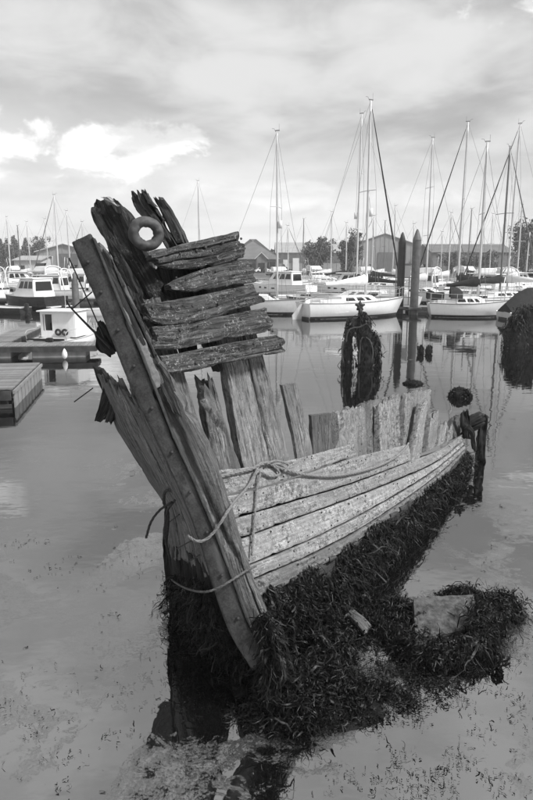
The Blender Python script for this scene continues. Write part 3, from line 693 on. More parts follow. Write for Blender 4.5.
# ================================================================ seaweed
class Weed:
    def __init__(s): s.V = []; s.F = []; s.n = 0
    def strands(s, base, dirv, length, width, hang=0.7, seg=4, curl=0.5):
        """base (N,3), dirv (N,3): blades that start outwards and bend down"""
        N = len(base); L = length * np.clip(RNG.lognormal(-0.1, 0.55, N), 0.2, 2.4); Wd = width * 0.72 * np.clip(RNG.lognormal(-0.15, 0.6, N), 0.25, 2.6)
        dirv = dirv + RNG.normal(0, 0.35, (N, 3)); dirv /= np.linalg.norm(dirv, axis=1)[:, None]
        side = np.cross(dirv, RNG.normal(0, 1, (N, 3))); side /= np.linalg.norm(side, axis=1)[:, None] + 1e-9
        p = base.copy(); d_ = dirv.copy(); rows = []
        for k in range(seg + 1):
            ww = Wd * (0.6 + 0.7 * math.sin(math.pi * (k + 0.6) / (seg + 1.2))) * RNG.uniform(0.6, 1.4, N)
            rows.append(p - side * ww[:, None]); rows.append(p + side * ww[:, None])
            d_ = d_ * (1 - hang * 0.5) + np.array([0, 0, -1.0]) * hang * 0.5 + RNG.normal(0, curl * 0.5, (N, 3))
            d_ /= np.linalg.norm(d_, axis=1)[:, None]
            side = side + RNG.normal(0, 0.35, (N, 3)); side -= d_ * (side * d_).sum(1)[:, None]; side /= np.linalg.norm(side, axis=1)[:, None] + 1e-9
            p = p + d_ * (L / seg)[:, None]
        A = np.stack(rows, 1); st = s.n + np.arange(N)[:, None] * (2 * seg + 2)
        for k in range(seg): s.F.append(np.concatenate([st + 2 * k, st + 2 * k + 1, st + 2 * k + 3, st + 2 * k + 2], 1))
        s.V.append(A.reshape(-1, 3)); s.n += N * (2 * seg + 2)
    def build(s, name, label, material='seaweed', parent=None, floor=None):
        V = np.concatenate(s.V); F = np.concatenate(s.F)
        if floor is not None: V[:, 2] = np.where(V[:, 2] < floor, floor + RNG.uniform(0.0, 0.012, len(V)), V[:, 2])
        me = bpy.data.meshes.new(name); me.vertices.add(len(V)); me.vertices.foreach_set('co', V.astype(np.float32).ravel())
        me.loops.add(F.size); me.loops.foreach_set('vertex_index', F.astype(np.int32).ravel())
        me.polygons.add(len(F)); me.polygons.foreach_set('loop_start', np.arange(0, F.size, 4, dtype=np.int32))
        me.update(calc_edges=True)
        o = link(name, me, material, parent)
        if parent is None: kind(o, 'stuff', label)
        else: o['kind'] = 'stuff'
        return o
# curtain of weed on the hull bottom
wd = Weed()
def low_pt(n, k0=0.0, k1=0.85, p0=0.0, p1=1.0):
    i = RNG.uniform(p0, p1, n) * (NX - 1.001); j = RNG.uniform(k0, k1, n) * (NZ - 1.001)
    i0 = i.astype(int); j0 = j.astype(int); fi = (i - i0)[:, None]; fj = (j - j0)[:, None]
    return (LOW[i0, j0] * (1 - fi) + LOW[i0 + 1, j0] * fi) * (1 - fj) + (LOW[i0, j0 + 1] * (1 - fi) + LOW[i0 + 1, j0 + 1] * fi) * fj
b = low_pt(21000, 0.06, 0.8)
keep = vn(np.stack([b[:, 0] * 4, b[:, 1] * 4, b[:, 2] * 1.0], -1)) + np.where(b[:, 2] < 0.45, 0.35, 0.0) > 0.36
b = b[keep] + S.n * [1, 1, 0.3] * RNG.uniform(0.05, 0.18, (keep.sum(), 1))
wd.strands(b, np.tile(S.n + [0, 0, -0.4], (len(b), 1)), 0.17, 0.0036, 0.8, 6, 1.0)
b = low_pt(12000, 0.15, 0.85, 0.0, 0.5) + S.n * [1, 1, 0] * RNG.uniform(0.08, 0.22, (12000, 1))
wd.strands(b, np.tile(S.n, (len(b), 1)), 0.16, 0.0038, 0.8, 6, 1.1)
k6 = resample(K[6], 80); ii = RNG.integers(0, 80, 5200); up_ = RNG.uniform(-13, 8, 5200)
gate = vn(np.stack([ii * 0.22, up_ * 0.0, up_ * 0.0], -1)) > 0.25 + np.clip(28 - ii, 0, 28) / 28 * 0.3 + np.clip(-up_, 0, 13) / 13 * 0.55
b = np.array([S(k6[i_, 0], k6[i_, 1] + u_ * (0.4 + 0.6 * (466 - k6[i_, 0]) / 210), -0.01) for i_, u_ in zip(ii[gate], up_[gate])])
wd.strands(b, np.tile(S.n + [0, 0, -0.8], (len(b), 1)), 0.15, 0.0036, 0.85, 6, 0.8)
wd.build('hull_seaweed', 'dark bladder seaweed hanging in a curtain from the wreck bottom', floor=-0.02)
# weed heaped at the stem foot and over the mud
wd = Weed()
def heap(cpx, cpy, sx, sy, n, h=0.15, ln=0.11, wdt=0.0042, hang=0.6):
    n = int(n * 2.9)
    q = W(cpx, cpy); x = RNG.normal(q[0], sx, n); y = RNG.normal(q[1], sy, n)
    r = np.sqrt(((x - q[0]) / sx) ** 2 + ((y - q[1]) / sy) ** 2); ok = (r < 2.0) & (vn(np.stack([x * 7, y * 7, x * 0 + cpx], -1)) > 0.33); x, y, r = x[ok], y[ok], r[ok]
    z = np.array([max(mud_z(a2, b2), 0.0) for a2, b2 in zip(x, y)]) + RNG.uniform(0, h, len(x)) * np.exp(-r * r * 0.7)
    d_ = np.stack([(x - q[0]) / sx, (y - q[1]) / sy, np.full(len(x), 0.7)], -1)
    wd.strands(np.stack([x, y, z], -1), d_, ln, wdt * 0.85, hang, 6, 1.5)
heap(296, 716, 0.12, 0.10, 2200, 0.16, 0.14); heap(300, 690, 0.16, 0.16, 2200, 0.20, 0.16); heap(318, 660, 0.14, 0.22, 1800, 0.16, 0.16); heap(335, 700, 0.30, 0.16, 1900, 0.06)
heap(268, 712, 0.16, 0.08, 500, 0.05); heap(335, 640, 0.18, 0.22, 1200, 0.15); heap(395, 685, 0.26, 0.18, 420, 0.02)
heap(350, 690, 0.42, 0.22, 900, 0.02, 0.08); heap(300, 722, 0.25, 0.07, 260, 0.02, 0.07)
# on the stem foot itself
b = np.array([stem_fn(-0.03)(x_, y_) for x_, y_ in zip(*(lambda yy: (np.interp(yy, [610, 640, 672, 712], [262, 262, 262, 276]) + RNG.uniform(0, 1, len(yy)) * np.interp(yy, [610, 640, 712], [6, 16, 26]), yy))(RNG.uniform(612, 712, 1800)))])
wd.strands(b, np.tile([0.2, -1, 0.0], (len(b), 1)), 0.16, 0.0036, 0.8, 6, 1.0)
# on the low port planking
yy = RNG.uniform(570, 720, 5000); xl = np.interp(yy, [560, 650, 720], [165, 172, 178]); xr = np.interp(yy, [560, 602, 650, 720], [206, 216, 236, 262]); kk = RNG.uniform(0, 1, 5000)
sel = (vn(np.stack([yy * 0.06, kk * 5, yy * 0], -1)) + np.clip((yy - 575) / 60, 0, 0.5)) > 0.55; b = np.array([port(x_, y_) for x_, y_ in zip((xl + (xr - xl) * kk)[sel], yy[sel])]); b = b[b[:, 2] > 0]
wd.strands(b + [-0.02, -0.04, 0], np.tile([-0.5, -1, -0.2], (len(b), 1)), 0.15, 0.0035, 0.8, 6, 1.0)
wd.build('foot_seaweed', 'tangled dark seaweed heaped over mud at the foot of the stem post', floor=0.004)
# weed over the timber beside the slab, scraps floating on the water
wd = Weed()
arc = resample([W(368, 612, 0.0), W(392, 630, 0.05), W(420, 650, 0.09), W(452, 652, 0.10), W(482, 636, 0.16), W(492, 606, 0.22), W(502, 600, 0.18), W(507, 612, 0.02)], 60)
i = RNG.integers(0, 60, 11000); b = arc[i] + RNG.normal(0, 0.06, (11000, 3)) * [1, 1, 0.6] * (0.35 + 1.4 * vn(np.stack([i * 0.16, i * 0.0, i * 0.0], -1)))[:, None]
wd.strands(b, np.tile([0, -0.6, 0.5], (len(b), 1)), 0.15, 0.0038, 0.85, 6, 1.0)
arc2 = resample([W(372, 612, 0.03), W(395, 606, 0.05), W(412, 612, 0.08)], 20); i = RNG.integers(0, 20, 3000)
wd.strands(arc2[i] + RNG.normal(0, 0.07, (3000, 3)) * [1, 1, 0.4], np.tile([0, -0.3, 0.6], (3000, 1)), 0.12, 0.0042, 0.8, 4, 0.8)
arc3 = resample([W(440, 600, 0.05), W(458, 593, 0.14), W(474, 594, 0.14), W(484, 606, 0.04)], 20); i = RNG.integers(0, 20, 2000)
wd.strands(arc3[i] + RNG.normal(0, 0.035, (2000, 3)), np.tile([0, 0.2, 0.6], (2000, 1)), 0.10, 0.0042, 0.9, 4)
wd.build('slab_seaweed', 'dark seaweed draped over a curved sunken timber in front of the stone slab', floor=0.004)
tb = MB(); tb.tube(arc - [0, 0, 0.05], 0.06 + 0.05 * vn(np.stack([np.arange(60) * 0.2, np.zeros(60), np.zeros(60)], -1)), 10); o = tb.build('sunken_timber', 'timber_wet', None, True); tag(o, 'curved sunken timber buried under seaweed around the stone slab', 'timber')
tb = MB(); tb.tube(resample(arc3, 16) - [0, 0, 0.03], 0.05, 8); o = tb.build('sunken_timber', 'timber_wet', None, True); tag(o, 'short rounded timber under seaweed along the back edge of the stone slab', 'timber')

wd = Weed()
def scraps(cpx, cpy, rx, ry, n, ln=0.05, w_=0.0022):
    n = int(n * (0.3 if cpx < 200 else 0.42))
    px = RNG.normal(cpx, rx, n); py = RNG.normal(cpy, ry, n); py = np.clip(py, 380, 1000)
    b = np.array([W(a2, b2, 0.006) for a2, b2 in zip(px, py)])
    b = b[vn(np.stack([b[:, 0] * 5, b[:, 1] * 5, b[:, 0] * 0 + 4], -1)) + RNG.uniform(-0.12, 0.12, n) > 0.55]; n = len(b)
    d_ = RNG.normal(0, 1, (n, 3)) * [1, 1, 0.15]
    wd.strands(b, d_, ln * 1.2, w_, 0.0, 6, 1.7)
for a2 in ((60, 560, 60, 14, 500), (140, 590, 25, 40, 300), (175, 650, 10, 50, 500), (205, 660, 25, 30, 420), (60, 710, 60, 18, 700), (110, 640, 12, 12, 90), (30, 540, 30, 6, 200), (150, 470, 20, 5, 60), (110, 620, 12, 6, 70),
           (70, 720, 90, 25, 900), (250, 715, 40, 12, 400), (450, 700, 50, 22, 1500), (505, 640, 18, 14, 420), (510, 560, 20, 12, 160), (500, 500, 25, 10, 60), (450, 390, 15, 3, 60), (370, 705, 40, 14, 900),
           (435, 775, 60, 25, 1800), (250, 780, 60, 18, 140), (60, 780, 55, 18, 500), (455, 545, 25, 15, 60), (385, 520, 25, 5, 20), (520, 680, 20, 30, 250), (360, 660, 35, 12, 200)):
    scraps(*a2, ln=0.035 if a2[1] > 500 else 0.08)
wd.build('floating_weed', 'loose scraps of weed floating on the still water', floor=0.003)

# stone slab and small stones / wood bits beside the wreck
def slab():
    c = [W(415, 640, 0.04), W(480, 626, 0.05), W(474, 594, 0.20), W(414, 597, 0.22)]
    n = np.cross(c[1] - c[0], c[3] - c[0]); n = unit(n); n = n if n[2] > 0 else -n
    mx = 22; V, F = [], []
    for side in (0, 1):
        for j in range(mx):
            for i in range(mx):
                u, v2 = i / (mx - 1), j / (mx - 1)
                q = (c[0] * (1 - u) + c[1] * u) * (1 - v2) + (c[3] * (1 - u) + c[2] * u) * v2
                ed = min(u, 1 - u, v2, 1 - v2)
                q = q + (float(fbm(q * 9, 3)) - 0.5) * 0.02 * np.array([1, 1, 0]) * (1 if ed < 0.01 else 0)
                V.append(q + n * ((float(fbm(q * 14 + side * 9, 4)) - 0.5) * 0.035 - side * 0.10 - (0.008 if ed < 0.01 and not side else 0)))
    for side in (0, 1):
        F += [tuple(side * mx * mx + k for k in (j * mx + i, j * mx + i + 1, (j + 1) * mx + i + 1, (j + 1) * mx + i)) for j in range(mx - 1) for i in range(mx - 1)]
    bd = [i for i in range(mx)] + [j * mx + mx - 1 for j in range(1, mx)] + [(mx - 1) * mx + i for i in range(mx - 2, -1, -1)] + [j * mx for j in range(mx - 2, 0, -1)]
    F += [(bd[k], bd[(k + 1) % len(bd)], bd[(k + 1) % len(bd)] + mx * mx, bd[k] + mx * mx) for k in range(len(bd))]
    me = mesh('stone_slab', V, F, None, True, 40); bm = bmesh.new(); bm.from_mesh(me); bmesh.ops.recalc_face_normals(bm, faces=bm.faces); bm.to_mesh(me); bm.free()
    tag(link('stone_slab', me, 'stone'), 'flat square stone slab tilted in the seaweed beside the wreck', 'slab')
slab()
def loose(name, ea, eb, thk, label, cat, material='timber_grey', z=0.05, tone=1.0, jag=(0.03, 0.04)):
    o = beam(name, [W(x_, y_, z) for x_, y_ in ea], [W(x_, y_, z) for x_, y_ in eb], thk, None, material, jag=jag, rough=0.008, tone=tone)
    tag(o, label, cat)
loose('driftwood', [(345, 612), (356, 622), (366, 634)], [(350, 606), (364, 616), (373, 626)], 0.05, 'short pale broken end of driftwood lying under the weedy hull', 'driftwood', tone=0.8, z=0.10)

# ================================================================ marina: boats
def loft(secs, close=True):
    n = len(secs[0]); V = [p for s_ in secs for p in s_]
    F = [(i * n + j, (i + 1) * n + j, (i + 1) * n + j + 1, i * n + j + 1) for i in range(len(secs) - 1) for j in range(n - 1)]
    return V, F
def hull_lines(L, B, F, kind_='sail', rake=0.9, depth=0.35):
    """returns sections (port sheer -> keel -> starboard sheer) from stern to bow, waterline at z=0; x forward from the stern"""
    secs = []; N = 19; M = 6
    for i in range(N):
        u = i / (N - 1)
        if kind_ == 'sail': b_ = (1 - 0.42 * max(0, (0.45 - u) / 0.45) ** 2) if u < 0.45 else max(0.0, 1 - ((u - 0.45) / 0.55) ** 2.3)
        else: b_ = (1 - 0.12 * max(0, (0.4 - u) / 0.4) ** 2) if u < 0.4 else max(0.0, 1 - ((u - 0.4) / 0.6) ** 2.8)
        b_ = max(b_, 0.012) * B / 2
        sh = F * (0.92 + 0.40 * max(0, u - 0.3) ** 1.6 + 0.10 * max(0, 0.3 - u))
        sec = []
        for j in range(2 * M + 1):
            k = abs(j - M) / M                              # 1 at the sheer, 0 at the keel
            sg = 1 if j < M else -1
            z = -depth + (sh + depth) * k ** 1.15
            full = 1 - (1 - k) ** (2.6 if kind_ == 'sail' else 3.2)
            y = sg * b_ * full
            x = u * L - rake * (1 - k) * max(0, (u - 0.55) / 0.45) ** 2 + (0.0 if kind_ != 'sail' else -0.30 * (1 - k) * max(0, (0.25 - u) / 0.25) * -1.0)
            sec.append((x, y, z))
        secs.append(sec)
    return secs
def make_hull(root, L, B, F, kind_='sail', mat_='gelcoat', deckm='deck_paint', rake=0.9, stripe=True, stripe_m='antifoul'):
    secs = hull_lines(L, B, F, kind_, rake); M = 6
    mb = MB(); mb.add(*loft(secs)); st = secs[0]
    mb.add(st, [tuple(range(len(st)))])                     # transom
    h = mb.build('hull', mat_, root, True, 45)
    dk = MB(); a = [(s_[0][0], s_[0][1] * 0.985, s_[0][2] - 0.03) for s_ in secs]; b_ = [(s_[-1][0], s_[-1][1] * 0.985, s_[-1][2] - 0.03) for s_ in secs]
    m_ = [(p[0], 0, p[2] + 0.05) for p in a]
    dk.add(a + m_ + b_, [(i, i + 1, len(a) + i + 1, len(a) + i) for i in range(len(a) - 1)] + [(len(a) + i, len(a) + i + 1, 2 * len(a) + i + 1, 2 * len(a) + i) for i in range(len(a) - 1)])
    dk.build('deck', deckm, root, True, 40)
    rl = MB()
    for e in (0, -1): rl.tube([(s_[e][0], s_[e][1], s_[e][2] + 0.01) for s_ in secs], 0.028, 5)
    rl.build('rubbing_strake', 'alloy_dark' if kind_ == 'sail' else 'steel', h)
    if stripe:
        sb = MB()
        for e, sg in ((0, 1), (-1, -1)):
            rows = []
            for s_ in secs:
                pts = s_[:M + 1] if e == 0 else s_[M:][::-1]
                pz = [p[2] for p in pts][::-1]; 
                f_ = lambda zq, k_: float(np.interp(zq, pz, [p[k_] for p in pts][::-1]))
                rows.append([(f_(zq, 0) + 0.012 * (1 if s_ is secs[-1] else 0), f_(zq, 1) + 0.012 * sg, zq) for zq in (-0.05, 0.07, 0.17)])
            V, F = loft(rows); sb.add(V, F)
        t0 = secs[0]; sb.add([(t0[0][0] - 0.012, y_, z_) for y_, z_ in ((-B * 0.27, -0.05), (B * 0.27, -0.05), (B * 0.28, 0.16), (-B * 0.28, 0.16))], [(0, 1, 2, 3)])
        sb.build('boot_stripe', stripe_m, h)
    return secs
def cabin_block(root, name, x0, x1, w0, w1, z0, z1, slope_f, slope_b, mat_='gelcoat', round_=0.05, inset=0.82, parent=None):
    """a coachroof / wheelhouse: sloped front and back, tumblehome sides"""
    mb = MB(); V = [(x0, -w0 / 2, z0), (x1, -w1 / 2, z0), (x1, w1 / 2, z0), (x0, w0 / 2, z0),
                    (x0 + slope_b, -w0 / 2 * inset, z1), (x1 - slope_f, -w1 / 2 * inset, z1), (x1 - slope_f, w1 / 2 * inset, z1), (x0 + slope_b, w0 / 2 * inset, z1)]
    mb.add(V, [(3, 2, 1, 0), (4, 5, 6, 7), (0, 1, 5, 4), (1, 2, 6, 5), (2, 3, 7, 6), (3, 0, 4, 7)])
    o = mb.build(name, mat_, parent or root, True, 40, bevel=round_); o['_v'] = 0; del o['_v']
    return o, [np.array(v) for v in V]
def side_windows(parent, V, side, spans, lo, hi, out_=0.02, m='glass_dark', name='window'):
    """panes on one long side of a cabin block"""
    a, b_, d_, c = (V[0], V[1], V[4], V[5]) if side < 0 else (V[3], V[2], V[7], V[6])
    for s0, s1 in spans:
        q = [a * (1 - s) * (1 - h) + b_ * s * (1 - h) + d_ * (1 - s) * h + c * s * h for s, h in ((s0, lo), (s1, lo), (s1 - 0.02, hi), (s0 + 0.02, hi))]
        o_ = np.array([0, side * out_, 0]); mb = MB(); mb.prism([p + o_ * 0.1 for p in q], o_); mb.build(name, m, parent)
def end_windows(parent, V, front, spans, lo, hi, out_=0.02, m='glass_dark', name='window'):
    a, b_, d_, c = (V[1], V[2], V[5], V[6]) if front else (V[0], V[3], V[4], V[7])
    for s0, s1 in spans:
        q = [a * (1 - s) * (1 - h) + b_ * s * (1 - h) + d_ * (1 - s) * h + c * s * h for s, h in ((s0, lo), (s1, lo), (s1, hi), (s0, hi))]
        o_ = np.array([out_ if front else -out_, 0, 0]); mb = MB(); mb.prism([p + o_ * 0.1 for p in q], o_); mb.build(name, m, parent)

def yacht(label, stern, bow, mast_top, L=None, B=2.7, F=0.85, hull_m='gelcoat', mast_k=0.56, cover='canvas_white', furl='canvas_dark', mast_m='alloy', boom=True, hood=False, detail=2, spread=1, group=None, rudder=False, radar=False, backstay=True, mr=0.065, stripe_m='antifoul'):
    """stern and bow: places on the water; mast_top: height above it"""
    stern = np.array(stern[:2]); bow = np.array(bow[:2]); L = float(np.linalg.norm(bow - stern))
    root = empty('sailing_yacht', (stern[0], stern[1], 0), math.atan2(*(bow - stern)[::-1])); tag(root, label, 'yacht', group)
    secs = make_hull(root, L, B, F, 'sail', hull_m, rake=L * 0.11, stripe_m=stripe_m)
    zs = lambda u: float(np.interp(u * L, [s_[0][0] for s_ in secs], [s_[0][2] for s_ in secs]))
    yb = lambda u: float(np.interp(u * L, [s_[0][0] for s_ in secs], [s_[0][1] for s_ in secs]))
    zc = zs(0.5) - 0.05
    cab, V = cabin_block(root, 'coachroof', L * 0.30, L * 0.72, B * 0.62, B * 0.40, zc, zc + 0.45, L * 0.10, 0.05)
    if detail > 0:
        for sd2 in (-1, 1): side_windows(cab, V, sd2, ((0.10, 0.36), (0.42, 0.62), (0.68, 0.80)), 0.32, 0.78)
    mx = mast_k * L; mz = zc + 0.42
    ms = MB().tube([(mx, 0, mz - 0.2), (mx, 0, mz + 3), (mx - 0.05, 0, mast_top)], [mr, mr, mr * 0.75], 8, 12).build('mast', mast_m, root, True)
    top = np.array([mx - 0.05, 0, mast_top]); h_ = mast_top - mz
    sp_ = MB(); lv = [0.55] if spread == 1 else [0.36, 0.68]
    for k in lv: sp_.tube([(mx - 0.1, -B * 0.32, mz + h_ * k), (mx, 0, mz + h_ * k + 0.05), (mx - 0.1, B * 0.32, mz + h_ * k)], 0.025, 5)
    sp_.build('spreader', mast_m, ms)
    g = MB(); wr = 0.011
    for sd2 in (-1, 1):
        g.tube([(mx - 0.15, sd2 * yb(mast_k) * 0.95, zs(mast_k)), (mx - 0.1, sd2 * B * 0.32, mz + h_ * lv[-1]), top - [0, 0, 0.3]], wr, 4)
        g.tube([(mx + 0.3, sd2 * yb(mast_k) * 0.9, zs(mast_k)), (mx, 0, mz + h_ * lv[0])], wr, 4)
    if backstay: g.tube([(0.05, 0, zs(0) + 0.1), top], wr, 4)
    fs = np.array([L * 0.985, 0, zs(0.98) + 0.1]); g.tube([fs, top], wr, 4)
    g.build('rigging', 'wire', root)
    if furl:
        d_ = top - fs; MB().tube([fs + d_ * 0.03, fs + d_ * 0.2, fs + d_ * 0.5, fs + d_ * 0.96], [0.035, 0.055, 0.045, 0.02], 8, 16).build('furled_sail', furl, root, True)
    hd = MB().box((mx - 0.02, 0, mast_top + 0.06), (0.3, 0.05, 0.05)); hd.tube([(mx + 0.1, 0, mast_top), (mx + 0.1, 0, mast_top + 0.45)], 0.008, 4)
    hd.tube([(mx - 0.15, 0, mast_top), (mx - 0.28, 0, mast_top + 0.2), (mx - 0.42, 0, mast_top + 0.2)], 0.012, 4); hd.build('masthead_gear', 'alloy_dark', ms)
    if radar: MB().tube([(mx + 0.22, 0, mz + h_ * 0.42), (mx + 0.22, 0, mz + h_ * 0.42 + 0.5)], [0.13, 0.13], 8).build('radar_reflector', 'canvas_white', ms, True)
    if boom:
        bz = mz + 0.75; bl = L * 0.40
        MB().tube([(mx, 0, bz), (mx - bl, 0, bz - 0.05)], 0.05, 6).build('boom', mast_m, root, True)
        if cover:
            cs = []
            for k in np.linspace(0, 1, 9):
                x_ = mx + 0.12 - (bl + 0.05) * k; hh_ = 0.55 * (1 - k) ** 1.5 + 0.20; ww = 0.10 + 0.06 * math.sin(math.pi * k)
                zz_ = bz - 0.08 - 0.02 * math.sin(k * 9) + (0.35 * (1 - k / 0.12) if k < 0.12 else 0) * 0
                cs.append([(x_, ww * math.sin(a_) * (1 - 0.4 * max(0, math.cos(a_))), zz_ + hh_ * 0.5 - hh_ * 0.5 * math.cos(a_ + math.pi)) for a_ in np.linspace(0, 2 * math.pi, 11)])
            V2, F2 = loft(cs); mb = MB().add(V2, F2); mb.add(cs[0], [tuple(range(10))]); mb.add(cs[-1], [tuple(range(10))]); mb.build('sail_cover', cover, root, True, 60)
    if detail > 0:
        r = MB()
        for sd2 in (-1, 1):
            for hz in (0.32, 0.62):
                r.tube([(L * u, sd2 * yb(u) * 0.97, zs(u) + hz) for u in np.linspace(0.01, 0.93, 12)], 0.010, 4)
            for u in np.linspace(0.02, 0.9, 7): r.tube([(L * u, sd2 * yb(u) * 0.97, zs(u)), (L * u, sd2 * yb(u) * 0.97, zs(u) + 0.64)], 0.014, 4)
        r.build('guard_rail', 'steel', root)
        pu = MB(); u0, u1 = 0.90, 0.99
        pu.tube([(L * u0, -yb(u0), zs(u0) + 0.62), (L * 1.0, 0, zs(1) + 0.66), (L * u0, yb(u0), zs(u0) + 0.62)], 0.02, 5, 10)
        for u, y_ in ((u0, -yb(u0)), (u0, yb(u0)), (u1, 0.05)): pu.tube([(L * u, y_, zs(u)), (L * u + 0.03, y_, zs(u) + 0.64)], 0.018, 5)
        pu.build('pulpit', 'steel', root)
        ps2 = MB(); ps2.tube([(L * 0.14, -yb(0.14), zs(0.14) + 0.62), (0.0, -yb(0), zs(0) + 0.66), (0.0, yb(0), zs(0) + 0.66), (L * 0.14, yb(0.14), zs(0.14) + 0.62)], 0.02, 5, 14)
        for u, y_ in ((0.14, -1), (0.14, 1), (0.01, -1), (0.01, 1)): ps2.tube([(L * u, y_ * yb(u), zs(u)), (L * u, y_ * yb(u), zs(u) + 0.64)], 0.018, 5)
        ps2.build('pushpit', 'steel', root)
        for sd2 in (-1, 1): MB().box((L * 0.2, sd2 * B * 0.30, zc + 0.12), (L * 0.22, 0.10, 0.30)).build('cockpit_coaming', 'gelcoat', root, bevel=0.02)
        fh = MB().box((L * 0.66, 0, zc + 0.42), (0.5, 0.5, 0.12)); fh.build('hatch', 'glass_dark', cab)
    if hood:
        cs = []
        for k in np.linspace(0, 1, 6):
            a0 = R(70 - 60 * k); cs.append([(L * 0.30 + 0.55 * (1 - k) * 1.4 - 0.2 + 0.1 * math.cos(q), B * 0.36 * math.cos(q), zc + 0.35 + (0.75 * math.sin(a0 * 0 + R(25 + 65 * min(1, (1 - k) * 0 + k * 1.0 + 0.2)))) * math.sin(q)) for q in np.linspace(0, math.pi, 9)])
        mb = MB().add(*loft(cs)); mb.build('spray_hood', 'canvas_dark', root, True, 50)
        MB().box((L * 0.04, yb(0.04) * 0.7, zs(0) + 0.45), (0.5, 0.55, 0.5)).build('stern_locker', 'canvas_dark', root, bevel=0.04)
        MB().box((L * 0.09, -yb(0.05) * 0.8, zs(0) + 0.45), (0.9, 0.12, 0.5)).build('dodger', 'canvas_dark', root, bevel=0.04)
    if rudder:
        MB().prism([(0.02, 0.03, zs(0) - 0.02), (-0.20, 0.03, zs(0) - 0.10), (-0.75, 0.03, 0.25), (-0.70, 0.03, -0.2), (-0.1, 0.03, -0.2)], (0, -0.07, 0)).build('rudder', 'gelcoat_grey', root)
        MB().tube([(-0.15, 0, zs(0) + 0.08), (1.2, 0, zs(0) + 0.45)], 0.03, 6).build('tiller', 'timber_grey', root)
    return root

def cruiser(label, stern, bow, B=3.0, F=1.0, hull_m='gelcoat', fly=False, group=None, arch=True, cab_h=1.05, stripe=True):
    stern = np.array(stern[:2]); bow = np.array(bow[:2]); L = float(np.linalg.norm(bow - stern))
    root = empty('motor_cruiser', (stern[0], stern[1], 0), math.atan2(*(bow - stern)[::-1])); tag(root, label, 'motor boat', group)
    secs = make_hull(root, L, B, F, 'motor', hull_m, rake=L * 0.13, stripe=stripe)
    zs = lambda u: float(np.interp(u * L, [s_[0][0] for s_ in secs], [s_[0][2] for s_ in secs]))
    yb = lambda u: float(np.interp(u * L, [s_[0][0] for s_ in secs], [s_[0][1] for s_ in secs]))
    z0 = zs(0.5) - 0.1
    lo, V0 = cabin_block(root, 'foredeck', L * 0.45, L * 0.88, B * 0.72, B * 0.32, z0, z0 + 0.42, L * 0.14, 0.0)
    cab, V = cabin_block(root, 'wheelhouse', L * 0.22, L * 0.66, B * 0.80, B * 0.70, z0 + 0.02, z0 + cab_h + 0.35, L * 0.13, 0.1)
    for sd2 in (-1, 1): side_windows(cab, V, sd2, ((0.06, 0.30), (0.34, 0.56), (0.60, 0.84)), 0.48, 0.86)
    end_windows(cab, V, True, ((0.06, 0.48), (0.52, 0.94)), 0.42, 0.88); end_windows(cab, V, False, ((0.1, 0.9),), 0.35, 0.85)
    MB().box((L * 0.43, 0, z0 + cab_h + 0.38), (L * 0.40, B * 0.74, 0.08)).build('roof', 'gelcoat', cab, bevel=0.03)
    if fly:
        f2, V2 = cabin_block(root, 'flybridge', L * 0.24, L * 0.54, B * 0.70, B * 0.6, z0 + cab_h + 0.42, z0 + cab_h + 0.95, 0.4, -0.1)
        MB().prism([V2[5] + [0.05, 0, 0.02], V2[6] + [0.05, 0, 0.02], V2[6] + [-0.15, 0, 0.35], V2[5] + [-0.15, 0, 0.35]], (0.03, 0, 0)).build('windscreen', 'glass_dark', f2)
    if arch:
        a = MB(); a.tube([(L * 0.16, -B * 0.42, zs(0.2)), (L * 0.20, -B * 0.40, z0 + 1.6), (L * 0.22, -B * 0.2, z0 + 2.0), (L * 0.22, B * 0.2, z0 + 2.0), (L * 0.20, B * 0.40, z0 + 1.6), (L * 0.16, B * 0.42, zs(0.2))], 0.06, 6, 24)
        a.tube([(L * 0.22, 0, z0 + 2.0), (L * 0.2, 0, z0 + 3.1)], 0.02, 5); a.build('radar_arch', 'gelcoat', root, True)
    for sd2 in (-1, 1):
        for u in (0.5, 0.62, 0.72): MB().box((L * u, sd2 * (yb(u) * 0.975), zs(u) - 0.36), (0.42, 0.07, 0.16)).build('porthole', 'glass_dark', root, bevel=0.02)
    r = MB()
    for sd2 in (-1, 1):
        r.tube([(L * u, sd2 * yb(u) * 0.95, zs(u) + 0.55) for u in np.linspace(0.45, 0.985, 9)], 0.018, 5)
        for u in np.linspace(0.47, 0.96, 6): r.tube([(L * u, sd2 * yb(u) * 0.95, zs(u)), (L * u, sd2 * yb(u) * 0.95, zs(u) + 0.55)], 0.014, 4)
    r.build('guard_rail', 'steel', root)
    MB().box((-0.25, 0, 0.18), (0.5, B * 0.8, 0.08)).build('bathing_platform', 'deck_paint', root, bevel=0.02)
    return root

def H(py, Y): return float(CAM_H + Y * (np.dot(ray(CX, py), [0, 0, 1]) / np.dot(ray(CX, py), [0, 1, 0])))   # height at distance Y seen on row py
def X(px, Y): return float(P(px, 262, Y)[0])

# front row
yacht('white yacht with transom rudder, white boom cover and a dark furled headsail', (X(303, 40.5), 40.5), (X(405, 44.2), 44.2), H(101, 42.8), B=2.9, F=1.05, mast_k=0.60, rudder=True, spread=1, mr=0.085, radar=True)
yacht('small white yacht with bare boom, half hidden behind the wreck', (X(213, 47), 47.0), (X(307, 43.6), 43.6), H(131, 44.5), B=2.6, F=0.95, mast_k=0.70, cover=None, furl=None, spread=1, mr=0.075, radar=True, backstay=True)
yacht('pale yacht with dark spray hood and dark boom cover moored beside two piles', (X(430, 42.6), 42.6), (X(514, 42.0), 42.0), H(143, 42.5), B=2.7, F=0.95, hull_m='gelcoat', mast_k=0.60, cover='canvas_dark', furl=None, hood=True, spread=1, mr=0.085)
